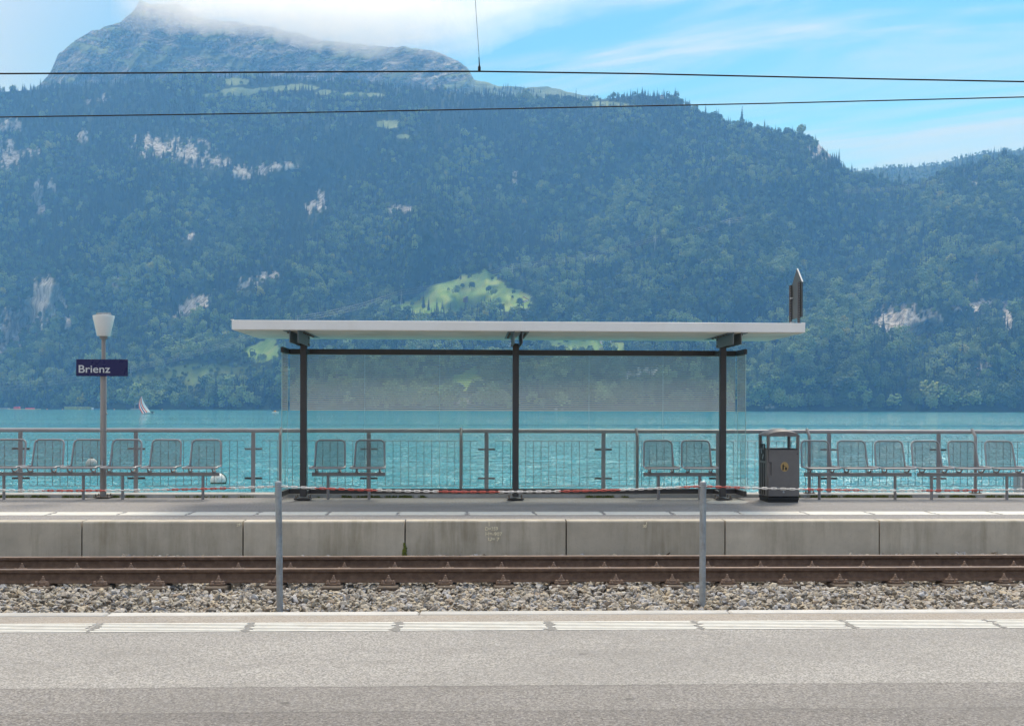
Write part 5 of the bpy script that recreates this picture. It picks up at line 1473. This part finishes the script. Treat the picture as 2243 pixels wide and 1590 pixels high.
# power line across the slope
py = [(-160, 905, 60), (283, 838, 34), (650, 728, 36), (876, 668, 36), (1120, 610, 34), (1433, 548, 34), (1593, 510, 34), (1853, 444, 34), (2060, 415, 30)]
tops = []
plabs = {650: 'just above the shelter roof at the lamp post side', 876: 'at the near corner of the bright meadow', 1120: 'above the bright meadow', 1433: 'in the clearing uphill of the shelter', 1593: 'above the shelter roof near the narrow clearing', 1853: 'below the notch in the ridge', 2060: 'on the far hill at the end of the power line', 283: 'on the felled strip behind the station sign'}
for (u, v, h) in py:
    g_ = ground_at(u, v) if u > -100 else far_point(u, v, 2300)
    arms = [g_ + Vector((0, 0, h * f_)) for f_ in (0.68, 0.82, 0.96)]
    tops.append(arms)
    if u < -100: continue
    o = thing('power_pylon', g_, 'thin steel lattice pylon ' + plabs[u], 'pylon', 'lattice pylons of the power line')
    mb = MB()
    for sx_ in (-1, 1):
        for sy_ in (-1, 1): mb.tube([(sx_ * 2.4, sy_ * 2.4, -3), (sx_ * .5, sy_ * .5, h * .7), (0, 0, h)], 0.16, 4)
    for k in range(7):
        z0, z1 = h * .1 * k, h * .1 * (k + 1); w0, w1 = 2.4 * (1 - z0 / h * 1.1) + .1, 2.4 * (1 - z1 / h * 1.1) + .1
        for s_ in (-1, 1): mb.tube([(-w0 * s_, -w0, z0), (w1 * s_, -w1, z1)], 0.09, 3)
    mb.build('mast', M['pylon'], o)
    for f_ in (0.68, 0.82, 0.96): MB().tube([(-4.5 + 3 * (f_ - .68), 0, h * f_), (4.5 - 3 * (f_ - .68), 0, h * f_)], 0.2, 4).build('cross_arm', M['pylon'], o)
clab = ['lowest', 'middle', 'topmost']
for i in range(3):
    pts = []
    for a, b_ in zip(tops[:-1], tops[1:]):
        for k in range(8):
            t = k / 8; q = a[i].lerp(b_[i], t); q.z -= 12 * 4 * t * (1 - t) * (a[i] - b_[i]).length / 500; pts.append(q)
    pts.append(tops[-1][i])
    tag(MB().tube(pts, 0.13, 4, caps=False).build('power_cable', M['pylon']), clab[i] + ' cable of the power line across the wooded slope', 'cable', 'power cables')

# --- moss and small growth
def moss(name, spots, label, m, hmax):
    mb = MB(); rr = random.Random(5)
    for (x, y, z, sx_, nn) in spots:
        for i in range(nn):
            px_, py_ = x + rr.gauss(0, sx_), y + rr.gauss(0, 0.012)
            h = hmax * rr.uniform(.3, 1); a = rr.random() * 6.28; w = 0.006
            mb.add([(px_ - w * math.cos(a), py_ - w * math.sin(a), z), (px_ + w * math.cos(a), py_ + w * math.sin(a), z), (px_ + rr.uniform(-.02, .02), py_ + rr.uniform(-.02, .01), z + h)], [(0, 1, 2)])
    return tag(mb.build(name, m, smooth=False), label, kind='stuff')
M['moss'] = simple('moss', (0.15, 0.18, 0.030), 0.9, 0.0, 0.45, 30.0)
spots = []
for u0, u1, dn in ((-60, 330, 1.0), (330, 560, .35), (740, 960, .9), (1290, 1400, .9), (1700, 1760, .3), (1770, 2010, 1.6), (2060, 2300, 1.0), (560, 740, .2)):
    for k in range(int((u1 - u0) / 9)):
        if rng.random() < dn * .75: spots.append((on_y(u0 + (u1 - u0) * rng.random(), COPE_Y), COPE_Y - 0.012, 0.0, 0.03, int(46 * dn) + 6))
moss('moss', spots, 'green moss and grass tufts along the foot of the coping', M['moss'], 0.055)
wx = on_y(887, EDGE_F)
jm = MB(); rr = random.Random(9)
for i in range(170):
    z = -0.45 + 0.17 * rr.random() ** 1.2; wdt = 0.018 * (1.1 - (z + .45) / .2)
    clump(jm, (wx + rr.gauss(0, wdt), EDGE_F - 0.004 - rr.random() * .012, z), rr.uniform(0.006, 0.014), rr)
tag(jm.build('joint_moss', M['moss'], smooth=False), 'green moss plug growing in a joint of the platform wall', kind='stuff')
# litter by the rail: a dead branch stub and a stick
for (u, v, L, a, label) in ((328, 1214, 0.09, 0.5, 'dark broken branch lying at the wall behind the track'), (1462, 1211, 0.11, 0.75, 'thin dark stick leaning at the wall behind the track'), (1300, 1214, 0.10, 0.1, 'flat dark stick lying at the wall behind the track')):
    Y = 13.9; x = on_y(u, Y)
    tag(MB().tube([(x - L / 2 * math.cos(a), Y, BED_Z + .02), (x, Y + .01, BED_Z + .03 + L / 2 * math.sin(a)), (x + L / 2 * math.cos(a), Y, BED_Z + .03 + L * math.sin(a) * .95)], [0.009, 0.012, 0.006], 6).build('stick', M['stick']), label, 'stick')
